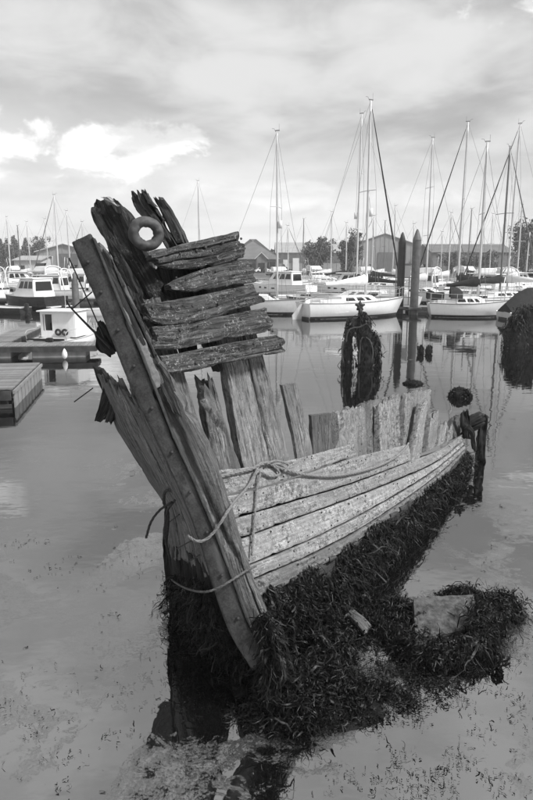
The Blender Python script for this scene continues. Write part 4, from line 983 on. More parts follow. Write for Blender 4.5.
# second row and beyond
G2 = 'yachts packed along the far pontoons'
def far_yacht(px, top, Y, label, dx=4.5, dyaw=0.4, k=0.56, **kw):
    x = X(px, Y); L = kw.pop('L', 9.0); a = dyaw; c, s_ = math.cos(a), math.sin(a)
    st = (x - L * k * c, Y - L * k * s_); return yacht(label, st, (st[0] + L * c, st[1] + L * s_), H(top, Y), mast_k=k, group=G2, **kw)
far_yacht(357, 114, 54, 'white yacht with tall mast and radar reflector behind the boat with transom rudder', dyaw=2.7, L=9.5, cover='canvas_dark', furl=None, radar=True, mr=0.08, spread=2)
far_yacht(427, 138, 60, 'white yacht behind the piles with a twin spreader mast', dyaw=0.2, cover='canvas_white', furl=None, spread=2, mr=0.08)
far_yacht(459, 122, 56, 'white yacht with tall mast and long dark furled headsail behind the spray hood boat', dyaw=2.9, cover='canvas_dark', furl='canvas_dark', mr=0.085)
far_yacht(502, 147, 52, 'yacht with a dark painted mast behind the bow of the spray hood boat', dyaw=0.5, mast_m='alloy_dark', furl='alloy_dark', cover='canvas_dark', mr=0.08, k=0.45)
far_yacht(509, 124, 55, 'tall masted white yacht beside the one with the dark mast', dyaw=2.4, cover='canvas_white', furl='canvas_dark', spread=2, mr=0.08, k=0.5)
far_yacht(331, 212, 98, 'distant small yacht in front of the dark round tree', dyaw=0.3, L=8, furl=None, mr=0.09)
far_yacht(393, 206, 95, 'distant yacht in front of the pale gabled shed', dyaw=2.9, L=8, furl=None, mr=0.09)
far_yacht(200, 181, 92, 'distant yacht whose thin mast stands above the bulwark planks', dyaw=0.2, L=9, furl=None, mr=0.09)
far_yacht(58, 195, 78, 'distant yacht with long forestay beside the left shed', dyaw=2.9, L=9, furl='alloy_dark', mr=0.09)
far_yacht(30, 222, 110, 'distant yacht in front of the poplars nearest the shed', dyaw=0.1, L=8, furl=None, mr=0.09)
far_yacht(10, 217, 105, 'distant yacht in front of the outermost poplars', dyaw=2.8, L=8, furl=None, mr=0.09)
far_yacht(70, 211, 95, 'distant yacht in front of the left shed door', dyaw=0.2, L=8, furl=None, mr=0.085)
far_yacht(527, 232, 75, 'yacht with a short mast in front of the big dark tree', dyaw=2.6, L=7.5, furl='alloy_dark', cover='canvas_dark', mr=0.08)
far_yacht(441, 232, 90, 'distant yacht with short mast left of the long brick shed', dyaw=0.2, L=7, furl=None, mr=0.07)
G3 = 'motor cruisers on the far pontoons'
cruiser('white motor cruiser with sloping dark windows in front of the hip roofed shed', (X(312, 70), 70), (X(250, 74), 74), 3.2, 1.15, group=G3, arch=False, cab_h=1.1)
cruiser('white cabin cruiser with dark hull on the left pontoon', (X(54, 49.5), 49.5), (X(3, 52), 52), 2.8, 1.0, hull_m='hull_navy', arch=False, group=G3, cab_h=1.05, stripe=False)
cruiser('white flybridge cruiser behind the piles', (X(450, 66), 66), (X(394, 69), 69), 3.0, 1.1, fly=True, group=G3)
cruiser('white cruiser lying behind the boat with dark boom cover', (X(520, 62), 62), (X(470, 60), 60), 3.0, 1.1, group=G3, arch=True)
cruiser('flybridge cruiser berthed in front of the left shed', (X(62, 72), 72), (X(18, 75), 75), 3.1, 1.2, fly=True, group=G3)
cruiser('white cruiser at the far edge of the left pontoons', (X(-4, 58), 58), (X(-45, 60), 60), 3.0, 1.1, group=G3)
cruiser('dark hulled cruiser moored at the outer end of the left row', (X(8, 62), 62), (X(-40, 62), 62), 3.0, 1.2, hull_m='hull_navy', group=G3, stripe=False)
cruiser('small cruiser showing between mast and piles', (X(362, 82), 82), (X(395, 84), 84), 2.8, 1.0, group=G3, arch=False)
cruiser('far white cruiser under the round tree', (X(300, 100), 100), (X(338, 102), 102), 3.0, 1.1, fly=True, group=G3)
cruiser('far white cruiser in front of the long dark shed', (X(452, 88), 88), (X(490, 90), 90), 3.0, 1.1, fly=True, group=G3)
cruiser('white cruiser berthed right of the dark masted yacht', (X(500, 70), 70), (X(545, 71), 71), 3.0, 1.1, group=G3)
cruiser('white cruiser half hidden by the leaning iron band', (X(78, 58), 58), (X(128, 60), 60), 2.9, 1.0, group=G3)
cruiser('far cruiser seen past the broken bulwark', (X(60, 92), 92), (X(96, 94), 94), 3.0, 1.1, group=G3)
cruiser('far cruiser at the foot of the poplars', (X(2, 96), 96), (X(36, 98), 98), 3.0, 1.1, fly=True, group=G3)

# more small craft filling the berths
import itertools
def dinghy(px, Y, yaw, label, m_='gelcoat_grey', L=3.2):
    root = empty('dinghy', (X(px, Y), Y, 0), yaw); tag(root, label, 'dinghy', 'small dinghies between the moored boats'); make_hull(root, L, 1.4, 0.42, 'motor', m_, rake=0.35, stripe=False)
    for x_ in (0.28, 0.55): MB().box((L * x_, 0, 0.36), (0.25, 1.15, 0.04)).build('thwart', 'timber_grey', root)
    MB().box((-0.1, 0, 0.45), (0.25, 0.28, 0.5)).build('outboard_motor', 'rubber', root, bevel=0.04)
dinghy(270, 61, 0.4, 'grey dinghy in the gap between the first white yacht and the motor cruiser'); dinghy(318, 58, 2.6, 'dark dinghy behind the white boom cover', 'hull_navy')
dinghy(440, 50, 0.2, 'dark dinghy just behind the dark box of the spray hood boat', 'hull_navy'); dinghy(62, 43, 0.3, 'grey dinghy tied behind the white fishing boat')
dinghy(22, 45, 2.8, 'dark dinghy tied beside the dark hulled cabin cruiser', 'hull_navy', 3.6)
for n_, (px, top, Y, yaw, L_, cv, lab) in enumerate((
    (288, 226, 84, 0.25, 7.5, 'canvas_dark', 'small distant yacht with dark boom cover near the hipped shed'),
    (303, 219, 105, 2.8, 8, 'canvas_white', 'distant yacht with white boom cover left of the dark round tree'),
    (346, 223, 88, 0.15, 7.5, 'canvas_dark', 'small distant yacht with dark boom cover between the dark trees'),
    (372, 216, 76, 2.9, 8, 'canvas_dark', 'yacht with dark boom cover just left of the gabled shed door'),
    (384, 221, 102, 0.2, 8, 'canvas_white', 'distant yacht with white boom cover at the gabled shed door'),
    (412, 224, 84, 2.8, 7.5, 'canvas_white', 'distant yacht showing its boom cover between the two piles'),
    (449, 213, 78, 0.3, 8, 'canvas_white', 'yacht with white boom cover left of the low bushy trees'),
    (468, 209, 82, 2.7, 8.5, 'canvas_dark', 'yacht with dark boom cover amid the low bushy trees'),
    (490, 214, 92, 0.2, 8, 'canvas_white', 'distant yacht at the right end of the long dark shed'),
    (518, 205, 68, 0.5, 8, 'canvas_white', 'yacht with white boom cover under the big dark tree'),
    (20, 226, 88, 2.7, 7.5, 'canvas_white', 'small distant yacht by the low workshop'),
    (48, 219, 100, 0.2, 8, 'canvas_dark', 'distant yacht with dark boom cover at the wide grey tree'),
    (84, 222, 90, 2.9, 8, 'canvas_dark', 'distant yacht glimpsed beside the iron band of the wreck'))):
    far_yacht(px, top, Y, lab, dyaw=yaw, L=L_, furl=('alloy_dark' if n_ % 3 == 0 else None), cover=cv, mr=0.075, hull_m=('hull_navy' if n_ % 4 == 2 else 'gelcoat'), detail=1, hood=(n_ % 3 == 1), mast_m=('alloy_dark' if n_ % 3 == 1 else 'alloy'))
for px, Y, yaw, lab, hm, fl in ((285, 92, 0.2, 'far cruiser with flybridge near the porch', 'gelcoat', True), (345, 74, 2.9, 'white cruiser behind the boat with transom rudder', 'gelcoat', False), (372, 96, 0.1, 'far dark hulled cruiser at the gabled shed door', 'hull_navy', True),
    (430, 76, 0.2, 'dark hulled cruiser behind the flybridge cruiser', 'hull_navy', False), (478, 72, 3.0, 'flybridge cruiser behind the dark boom cover', 'gelcoat', True), (512, 82, 0.1, 'far flybridge cruiser below the big dark tree', 'gelcoat', True),
    (24, 84, 0.2, 'far cruiser in front of the low workshop', 'gelcoat', False), (72, 68, 2.9, 'dark hulled flybridge cruiser in front of the left shed door', 'hull_navy', True), (44, 62, 3.0, 'small white cruiser right behind the dark hulled cabin cruiser', 'gelcoat', False)):
    L_ = 7.0; c_, s_ = math.cos(yaw), math.sin(yaw); x_ = X(px, Y)
    cruiser(lab, (x_ - c_ * 3.5, Y - s_ * 3.5), (x_ + c_ * 3.5, Y + s_ * 3.5), 2.6, 1.0, hull_m=hm, fly=fl, group=G3, arch=(not fl), stripe=(hm == 'gelcoat'))
# parked cars on the quay in front of the sheds
def car(px, Y, label, m_):
    root = empty('parked_car', (X(px, Y), Y, 0.9), R(12)); tag(root, label, 'car', 'cars parked in front of the sheds')
    prof = [(-2.0, 0.3), (-2.05, 0.75), (-1.55, 0.9), (-1.1, 1.4), (0.5, 1.42), (1.05, 0.95), (1.95, 0.8), (2.05, 0.35)]
    MB().prism([(x_, -0.82, z_) for x_, z_ in prof], (0, 1.64, 0)).build('body', m_, root, bevel=0.06)
    for y_ in (-0.835, 0.835):
        MB().prism([(x_, y_, z_) for x_, z_ in ((-1.35, 0.95), (-1.0, 1.33), (0.42, 1.34), (0.82, 0.97))], (0, 0.02 * (1 if y_ > 0 else -1), 0)).build('window', 'glass_dark', root)
        for x_ in (-1.3, 1.25): MB().tube([(x_, y_ * 0.9, 0.32), (x_, y_ * 1.05, 0.32)], 0.32, 14).build('wheel', 'rubber', root, True, 40)
car(263, 159.8, 'pale car parked before the gabled porch', 'gelcoat'); car(284, 161, 'dark car parked before the white shed doors', 'hull_navy'); car(312, 160, 'grey car parked by the dark round tree', 'gelcoat_grey'); car(460, 159.5, 'white car parked below the long dark brick shed', 'gelcoat')

# canvas-covered dinghy at the right
root = empty('covered_boat', (X(507, 40), 40, 0), 0.15); tag(root, 'small boat under a dark peaked tarpaulin at the end of the pontoon', 'boat')
make_hull(root, 4.6, 1.9, 0.5, 'motor', 'gelcoat_grey', rake=0.5)
mb = MB(); cs = []
for k in np.linspace(0, 1, 7):
    h_ = 0.55 + 1.0 * math.sin(math.pi * min(1, k * 1.15)) ** 0.8; b_ = 0.97 * (1 - max(0, k - 0.5) ** 2 * 2)
    cs.append([(0.1 + 4.1 * k, b_ * math.cos(q), 0.45 + (h_ * (1 - abs(math.cos(q)) ** 1.2))) for q in np.linspace(0, math.pi, 9)])
mb.add(*loft(cs)); mb.add(cs[0], [tuple(range(9))]); mb.add(cs[-1], [tuple(range(9))]); mb.build('tarpaulin', 'canvas_dark', root, True, 45)

# ---------------------------------------------------------------- little cabin boat at the left pontoon
root = empty('cabin_boat', (X(40, 25.2), 25.2, 0), R(82)); tag(root, 'small white fishing boat with open wheelhouse moored stern-on at the pontoon', 'boat'); root.scale = (0.78, 0.78, 0.78)
secs = make_hull(root, 5.6, 2.35, 0.62, 'motor', 'gelcoat', rake=0.6)
o = MB()
o.box((2.2, 0.93, 1.28), (1.5, 0.05, 1.3)).box((2.2, -0.93, 1.28), (1.5, 0.05, 1.3))
o.box((1.46, -0.33, 1.28), (0.05, 1.16, 1.3)).box((1.46, 0.88, 1.28), (0.05, 0.14, 1.3)).box((1.46, 0.53, 0.80), (0.05, 0.56, 0.34)).box((1.46, 0.53, 1.87), (0.05, 0.56, 0.11)).box((2.94, 0, 1.0), (0.05, 1.84, 0.7))
wh = o.build('wheelhouse', 'gelcoat', root)
MB().box((2.15, 0, 1.985), (1.9, 2.1, 0.07)).build('roof', 'gelcoat', wh, bevel=0.025)
mb = MB().prism([(2.95, -0.9, 1.38), (2.95, 0.9, 1.38), (2.9, 0.88, 1.92), (2.9, -0.88, 1.92)], (0.02, 0, 0)); mb.build('windscreen', 'glass_dark', wh)
MB().box((1.44, 0.72, 1.4), (0.03, 0.05, 0.86)).box((1.44, 0.28, 1.4), (0.03, 0.05, 0.86)).build('door_frame', 'trim_white', wh)
MB().box((2.3, 0.5, 1.0), (0.4, 0.5, 0.7)).build('helm_seat', 'canvas_dark', root, bevel=0.05)
MB().box((0.7, 0, 0.52), (1.2, 1.5, 0.25)).build('engine_box', 'gelcoat_grey', root, bevel=0.04)
MB().box((0.02, 0, 0.66), (0.12, 2.0, 0.10)).build('transom_cap', 'rubber', root, bevel=0.02)
MB().box((-0.30, -0.35, 0.30), (0.25, 0.30, 0.45)).box((-0.28, -0.35, 0.62), (0.34, 0.34, 0.34)).build('outboard_motor', 'canvas_dark', root, bevel=0.05)
for yy_ in (-0.05, -0.42):
    V_, F_ = [], []; 
    for i in range(14):
        for j in range(8):
            a_, q = 2 * math.pi * i / 14, 2 * math.pi * j / 8; V_.append((1.32 + 0.06 * math.sin(q), yy_ + math.cos(a_) * (0.13 + 0.06 * math.cos(q)), 0.90 + math.sin(a_) * (0.13 + 0.06 * math.cos(q))))
            F_.append((i * 8 + j, ((i + 1) % 14) * 8 + j, ((i + 1) % 14) * 8 + (j + 1) % 8, i * 8 + (j + 1) % 8))
    t_ = link('tyre_fender', mesh('tyre_fender', V_, F_), 'rubber', None); t_.matrix_world = root.matrix_basis.copy()
    t_.location = root.location; t_.rotation_euler = root.rotation_euler; t_.scale = root.scale; tag(t_, 'black tyre fender leaning on the wheelhouse of the white fishing boat', 'tyre', 'tyre fenders on the fishing boat')
for sd2 in (-1, 1):
    MB().tube([(0.1, sd2 * 1.05, 0.6), (0.1, sd2 * 1.08, 1.05), (1.3, sd2 * 1.12, 1.1)], 0.018, 5, 10).build('hand_rail', 'steel', root); MB().tube([(3.0, sd2 * 0.98, 1.15), (5.3, sd2 * 0.15, 1.3)], 0.018, 5).build('hand_rail', 'steel', root)
MB().tube([(2.5, 0, 2.0), (2.5, 0, 2.9)], 0.02, 5).build('aerial', 'steel', wh)

# ---------------------------------------------------------------- pontoons and piles
def pontoon(label, a, b_, width, z=0.42, boards=True, name='pontoon', bw=0.16, sidem='pontoon_side', floats=True):
    a = np.array(a, float); b_ = np.array(b_, float); L = float(np.linalg.norm(b_ - a)); ang = math.atan2(b_[1] - a[1], b_[0] - a[0])
    root = empty(name, (a[0], a[1], 0), ang); tag(root, label, 'pontoon')
    fr = MB()
    for y_ in (-width / 2, width / 2): fr.box((L / 2, y_, z - 0.10), (L, 0.07, 0.2))
    for x_ in (0, L): fr.box((x_, 0, z - 0.11), (0.07, width - 0.08, 0.18))
    fr.build('frame', 'timber_grey' if False else 'pontoon_side', root)
    if floats:
        n = max(2, int(L / 2.6))
        for i in range(n): MB().box((L * (i + 0.5) / n, 0, (z - 0.2) / 2 - 0.1), (L / n * 0.72, width * 0.9, z + 0.02)).build('float_block', 'concrete', root, bevel=0.02)
    n = min(int(L / bw), 260)
    if boards:
        bd = None
        for i in range(n):
            if bd is None:
                bd = MB().box((0, 0, 0), (L / n - 0.015, width + 0.06, 0.035)).build('board', 'deck_paint' if False else 'deck_board', root); o_ = bd
                me = bd.data; at_ = me.attributes.new('grain', 'FLOAT_VECTOR', 'POINT'); co = np.array([(v.co.y, v.co.x, v.co.z) for v in me.vertices], np.float32); at_.data.foreach_set('vector', co.ravel())
            else: o_ = bd.copy(); C.objects.link(o_)
            o_.location = (L * (i + 0.5) / n, random.uniform(-0.012, 0.012), z + 0.02 + random.uniform(-0.003, 0.003)); o_['tone'] = random.uniform(0.72, 1.15)
    else: MB().box((L / 2, 0, z + 0.02), (L, width, 0.04)).build('walkway', 'deck_board', root)
    return root
# near floating box at the left edge, slatted side
p0 = W(12.5, 408); p1 = W(40, 378)
dirb = unit((p1 - p0) * [1, 1, 0]); lft = np.array([-dirb[1], dirb[0], 0]); wid = 3.2
mid0 = p0 + lft * wid / 2; mid1 = p1 + lft * wid / 2
pn = pontoon('nearest timber pontoon with a slatted side, floating by the left edge', mid0[:2], mid1[:2], wid, 0.45, bw=0.2, floats=False)
Lp = float(np.linalg.norm(p1 - p0))
MB().box((Lp / 2, 0, 0.1), (Lp - 0.1, wid - 0.2, 0.4)).build('float_block', 'pontoon_side', pn)
for i in range(9): MB().box((Lp * (i + 0.5) / 9, -wid / 2 - 0.05, 0.13), (Lp / 9 * 0.80, 0.03, 0.52)).build('side_panel', 'concrete', pn, tone=1)
MB().box((Lp / 2, -wid / 2 - 0.07, 0.40), (Lp + 0.1, 0.05, 0.08)).build('edge_rail', 'concrete', pn)
MB().box((-0.07, 0, 0.32), (0.05, wid, 0.22)).box((-0.06, 0, 0.06), (0.05, wid, 0.10)).build('end_board', 'pontoon_side', pn)
pontoon('long low pontoon in front of the white fishing boat', (X(-60, 24.0), 24.0), (X(93, 24.6), 24.6), 1.1, 0.42)
pontoon('short finger pontoon beside the white fishing boat', (X(-8, 25.2), 25.0), (X(22, 30.5), 31.0), 1.0, 0.42)
pontoon('dark pontoon running behind the moored yachts', (X(250, 46.9), 46.9), (X(560, 46.0), 46.0), 1.5, 0.38, boards=False)
pontoon('far pontoon behind the moored yachts', (X(240, 66), 64.0), (X(560, 64), 64.0), 1.5, 0.4, boards=False)
pontoon('far pontoon behind the left cabin cruiser', (X(-60, 56.5), 56.5), (X(128, 56), 56.5), 1.5, 0.4, boards=False)
pontoon('farthest pontoon below the sheds', (X(-60, 86), 86.0), (X(560, 86), 86.0), 1.5, 0.4, boards=False)
V_ = None
def buoy(loc, label):
    mb = MB(); cs = []
    for k in np.linspace(0, 1, 9): rr_ = 0.11 * math.sin(math.pi * k) ** 0.6 * (1.15 - 0.55 * k); cs.append([(rr_ * math.cos(q), rr_ * math.sin(q), 0.4 * k) for q in np.linspace(0, 2 * math.pi, 13)])
    root = empty('fender', loc); tag(root, label, 'fender'); mb.add(*loft(cs)); mb.build('float_body', 'canvas_white', root, True); MB().tube([(0, 0, 0.48), (0, 0.1, 0.75)], 0.012, 5).build('lanyard', 'rope_fibre', root)
buoy((X(58.5, 23.35), 23.35, 0.02), 'white teardrop fender hanging off the long low pontoon')
def pile(px, top, Y, r, label, mat_='pile_steel'):
    root = empty('mooring_pile', (X(px, Y), Y, 0)); tag(root, label, 'pile'); h_ = H(top, Y)
    MB().tube([(0, 0, -1.5), (0, 0, h_ * 0.5), (0, 0, h_ - 0.75)], r, 16).build('post', mat_, root, True, 40)
    MB().tube([(0, 0, h_ - 0.75), (0, 0, h_ - 0.72), (0, 0, h_ - 0.1), (0, 0, h_)], [r, r * 1.05, r * 0.35, 0.03], 16).build('cone_cap', mat_, root, True, 40)
    MB().box((0, 0, 0.42), (r * 3.2, r * 3.2, 0.14)).build('guide_collar', 'alloy_dark', root, bevel=0.02)
pile(416, 229, 44.3, 0.28, 'tall pale steel mooring pile with conical cap'); pile(401.5, 232, 44.9, 0.26, 'tall dark mooring pile with conical cap standing beside the paler pile', 'mast_black')
pile(73.5, 272, 38, 0.20, 'short mooring pile behind the white fishing boat')
# notice board on the piles
rt = empty('notice_board', (X(404, 45.6), 45.6, 0.5)); tag(rt, 'framed board on posts between the two piles', 'board')
MB().box((-0.5, 0, 1.5), (0.06, 0.06, 3.0)).box((0.42, 0, 1.5), (0.06, 0.06, 3.0)).build('post', 'alloy_dark', rt); MB().box((-0.04, -0.05, 2.4), (1.05, 0.04, 0.9)).build('panel', 'clad_grey', rt); MB().box((-0.04, -0.07, 2.86), (1.15, 0.05, 0.07)).box((-0.04, -0.07, 1.94), (1.15, 0.05, 0.07)).build('rail', 'alloy_dark', rt)

# ================================================================ shore: sheds and trees
def shed(label, x0, x1, y0, depth, eave, ridge, axis='x', wallm='clad_grey', roofm='roof_grey', hip=0.0, doors=(), bands=(), ribs=1.2, name='boat_shed'):
    """axis: direction of the ridge; hip: how far the ridge stops short"""
    cx = (x0 + x1) / 2; root = empty(name, (cx, y0, 0.9)); tag(root, label, 'shed'); w_ = x1 - x0; z0 = 0.0; e = eave - 0.9; rz = ridge - 0.9
    ov = 0.35
    wl = MB()
    if axis == 'x' :
        wl.box((0, depth / 2, e / 2), (w_, depth, e))
        if not hip:
            for sx in (-w_ / 2, w_ / 2): wl.prism([(sx, 0, e), (sx, depth, e), (sx, depth / 2, rz)], (0.02 * (-1 if sx > 0 else 1), 0, 0))
        rr_ = MB(); a, b_ = -w_ / 2 - ov, w_ / 2 + ov
        for sy, ym in ((-ov, depth / 2), (depth + ov, depth / 2)):
            rr_.prism([(a, sy, e - 0.1), (b_, sy, e - 0.1), (b_ - hip, ym, rz), (a + hip, ym, rz)], (0, 0, 0.12))
        if hip:
            for s_ in (-1, 1): rr_.prism([(s_ * -a * -1 if False else (a if s_ < 0 else b_), -ov, e - 0.1), ((a if s_ < 0 else b_), depth + ov, e - 0.1), ((a + hip) if s_ < 0 else (b_ - hip), depth / 2, rz)], (0, 0, 0.12))
    else:
        wl.box((0, depth / 2, e / 2), (w_, depth, e)); wl.prism([(-w_ / 2, 0, e), (w_ / 2, 0, e), (0, 0, rz)], (0, depth, 0))
        rr_ = MB()
        for s_ in (-1, 1): rr_.prism([(s_ * (w_ / 2 + ov), -ov, e - 0.12), (0, -ov, rz), (0, depth + ov, rz), (s_ * (w_ / 2 + ov), depth + ov, e - 0.12)], (0, 0, 0.14))
    wo = wl.build('wall', wallm, root); ro = rr_.build('roof', roofm, root)
    rb = MB()                                                # cladding ribs
    for k in np.arange(-w_ / 2 + 0.3, w_ / 2, ribs):
        top = e if axis == 'x' else e + (rz - e) * (1 - abs(k) / (w_ / 2)) - 0.1
        rb.box((k, -0.03, top / 2), (0.12, 0.06, top - 0.02))
    rb.build('cladding_ribs', wallm, wo)
    for (dx0, dx1, dz0, dz1, m_) in doors:
        MB().box(((dx0 + dx1) / 2 * w_, -0.08, (dz0 + dz1) / 2), ((dx1 - dx0) * w_, 0.16, dz1 - dz0)).build('door' if dz0 < 0.2 else 'window', m_, root)
    for (bz0, bz1, m_) in bands: MB().box((0, -0.07, (bz0 + bz1) / 2), (w_ * 0.98, 0.13, bz1 - bz0)).build('window_band', m_, root)
    return root
YS = 165
sx = lambda px: X(px, YS)
sz = lambda py: H(py, YS)
shed('shed with a grey hipped roof behind the broken bulwark', sx(225), sx(279), YS, 22, sz(259), sz(238), 'x', 'brickwork', 'roof_grey', 8.0, doors=((0.28, 0.44, 0.0, 2.6, 'glass_dark'), (-0.2, 0.1, 0.8, 2.2, 'glass_dark')))
root = shed('small gabled porch with white bargeboards in front of the hipped shed', sx(256.5), sx(267), YS - 6, 5.5, sz(259), sz(253), 'y', 'brickwork', 'trim_white', doors=((-0.3, 0.3, 0.0, 2.4, 'glass_dark'),), name='porch')
shed('long low shed with a pale roof and dark window band', sx(277), sx(362), YS + 8, 24, sz(252), sz(240.5), 'x', 'clad_grey', 'roof_pale', doors=((-0.42, -0.36, 0.1, 3.2, 'trim_white'), (-0.30, -0.22, 0.1, 3.6, 'trim_white'), (-0.15, -0.08, 0.1, 3.2, 'clad_pale')), bands=((2.6, 4.4, 'roof_grey'),))
shed('big pale shed with a low wide gable behind the piles', sx(350), sx(438), YS + 14, 40, sz(246), sz(231), 'y', 'clad_grey', 'clad_pale', doors=((-0.08, 0.22, 0.0, 5.2, 'roof_grey'),))
shed('long dark brick shed behind the right hand masts', sx(436), sx(520), YS + 4, 20, sz(252), sz(243), 'x', 'brickwork', 'roof_grey', doors=((-0.3, -0.1, 0.4, 2.6, 'glass_dark'), (0.1, 0.3, 0.4, 2.6, 'glass_dark')))
shed('pale boat shed with a sloping roof behind the left cruiser', X(37, 128), X(92, 128), 128, 30, H(251.5, 128), H(244, 128), 'y', 'clad_grey', 'clad_pale', doors=((-0.12, 0.25, 0.0, 4.2, 'roof_grey'),))
shed('low pale workshop at the foot of the poplars', X(14, 122), X(40, 122), 122, 10, H(260, 122), H(256, 122), 'x', 'clad_pale', 'roof_pale', doors=((-0.3, -0.1, 0.3, 2.0, 'glass_dark'),), name='workshop')
V_, F_ = grid_sheet(-60, -18, 108, 160, 2, 2, lambda x, y: 0.92)
kind(link('boat_yard_ground', mesh('boat_yard_ground', V_ + [(-60, 108, -1), (-18, 108, -1), (-18, 160, -1)], F_ + [(4, 5, 1, 0), (5, 6, 3, 1)], None, False), 'shore'), 'structure')

def tree(px, py_top, py_bot, Y, half_px, label, mat_='leaf_dark', shape='round', n=5000, clumps=110, leaf=0.22, z0=0.9):
    x = X(px, Y); zt = H(py_top, Y); zb = H(py_bot, Y); rx = half_px / FPX * Y; root = empty('tree', (x, Y, z0)); tag(root, label, 'tree', 'trees behind the marina')
    zc = (zt + zb) / 2 - z0; rz_ = (zt - zb) / 2
    tr = MB(); tr.tube([(0, 0, 0), (0.1, 0, zc * 0.6), (0, 0.1, zc + rz_ * 0.5)], [0.30, 0.2, 0.06], 7, 8)
    for k in range(6):
        a_ = k * 1.05; z_ = zc - rz_ * 0.5 + k * rz_ * 0.15; tr.tube([(0, 0, z_), (math.cos(a_) * rx * 0.4, math.sin(a_) * rx * 0.4, z_ + rz_ * 0.3), (math.cos(a_) * rx * 0.7, math.sin(a_) * rx * 0.7, z_ + rz_ * 0.45)], [0.12, 0.08, 0.03], 5)
    tr.build('trunk', 'bark', root, True)
    if shape == 'poplar':
        c = RNG.normal(0, 1, (clumps, 3)); c /= np.linalg.norm(c, axis=1)[:, None]; c *= RNG.uniform(0.35, 1.0, (clumps, 1)) ** 0.5
        c[:, :2] *= (1 - np.abs(c[:, 2:3]) ** 1.5 * 0.8) * 0.85; rad = np.full(clumps, 0.10)
    else:
        lb = RNG.normal(0, 0.42, (7, 3)) * [1.0, 1.0, 0.7]; lb[:, 2] = np.clip(lb[:, 2], -0.7, 0.62); lb[0] = (0.1, 0, 0.66)
        li = RNG.integers(0, 7, clumps); c = lb[li] + RNG.normal(0, 1, (clumps, 3)) * RNG.uniform(0.10, 0.30, (clumps, 1))
        c[:, 0] = np.clip(c[:, 0], -1.05, 1.05); c[:, 2] = np.clip(c[:, 2], -1.0, 1.0); rad = RNG.uniform(0.04, 0.15, clumps)
    ci = RNG.integers(0, clumps, n); p = c[ci] + RNG.normal(0, 1, (n, 3)) * rad[ci][:, None]
    p = p * [rx, rx, rz_] + [0, 0, zc]
    u = RNG.normal(0, 1, (n, 3)); u /= np.linalg.norm(u, axis=1)[:, None]; v2 = np.cross(u, RNG.normal(0, 1, (n, 3))); v2 /= np.linalg.norm(v2, axis=1)[:, None]
    s_ = leaf * RNG.uniform(0.6, 1.5, (n, 1)); A = np.stack([p - u * s_, p + v2 * s_ * 0.6, p + u * s_, p - v2 * s_ * 0.6], 1).reshape(-1, 3)
    me = mesh('crown', A, np.arange(4 * n).reshape(-1, 4), None, False); link('crown', me, mat_, root)
for px, tp, hw_, lb_ in ((2, 240, 5, 'outermost poplar of the row, farthest from the pale boat shed'), (8, 239, 4, 'second poplar counted from the outer end of the row'), (15.5, 237, 6, 'tallest and widest poplar of the row'), (27, 239, 4.5, 'last poplar of the row, nearest the pale boat shed')): tree(px, tp, 264, 190, hw_, lb_, 'leaf_mid', 'poplar', 3500, 90)
tree(41, 238, 262, 195, 11, 'wide grey tree rising over the pale boat shed', 'leaf_mid', n=5500)
tree(19, 253, 264, 150, 8, 'low round bush between the poplars and the workshop', 'leaf_mid', n=2500)
tree(320, 239, 272, 150, 16, 'dark round tree in front of the pale roofed long shed', 'leaf_dark', n=7000)
tree(352, 234.5, 274, 148, 12, 'loose dark tree in front of the big gabled shed', 'leaf_dark', n=6000)
tree(343, 243, 272, 152, 6, 'small dark tree squeezed between the two bigger ones', 'leaf_dark', n=2500)
tree(524, 221, 276, 140, 21, 'big dark tree at the right hand end of the sheds', 'leaf_dark', n=9000, clumps=160)
tree(549, 224, 276, 145, 18, 'second big dark tree beyond the end of the sheds', 'leaf_dark', n=6000)
for px, tp, hw_, lb_ in ((452, 252, 12, 'low bushy tree at the end of the dark brick shed beside the gabled shed'), (470, 253, 12, 'low bushy tree in front of the middle of the dark brick shed'), (490, 252, 12, 'low bushy tree at the end of the dark brick shed near the big tree')): tree(px, tp, 270, 150, hw_, lb_, 'leaf_mid', n=3000)
def far_wood(x0, x1, Y, h0, h1, n, name='far_wood'):
    p = np.stack([RNG.uniform(x0, x1, n), RNG.uniform(Y, Y + 12, n), np.zeros(n)], -1); top = h0 + (h1 - h0) * fbm(np.stack([p[:, 0] * 0.06, p[:, 1] * 0.0, p[:, 0] * 0], -1), 4)
    p[:, 2] = 1 + RNG.uniform(0, 1, n) ** 0.6 * (top - 1)
    u = RNG.normal(0, 1, (n, 3)); u /= np.linalg.norm(u, axis=1)[:, None]; v2 = np.cross(u, RNG.normal(0, 1, (n, 3))); v2 /= np.linalg.norm(v2, axis=1)[:, None]; s_ = RNG.uniform(0.5, 1.1, (n, 1))
    A = np.stack([p - u * s_, p + v2 * s_ * 0.6, p + u * s_, p - v2 * s_ * 0.6], 1).reshape(-1, 3)
    kind(link(name, mesh(name, A, np.arange(4 * n).reshape(-1, 4), None, False), 'leaf_mid'), 'stuff', 'far line of woodland behind the sheds and masts')
far_wood(-190, 190, 235, 5.0, 9.5, 26000)

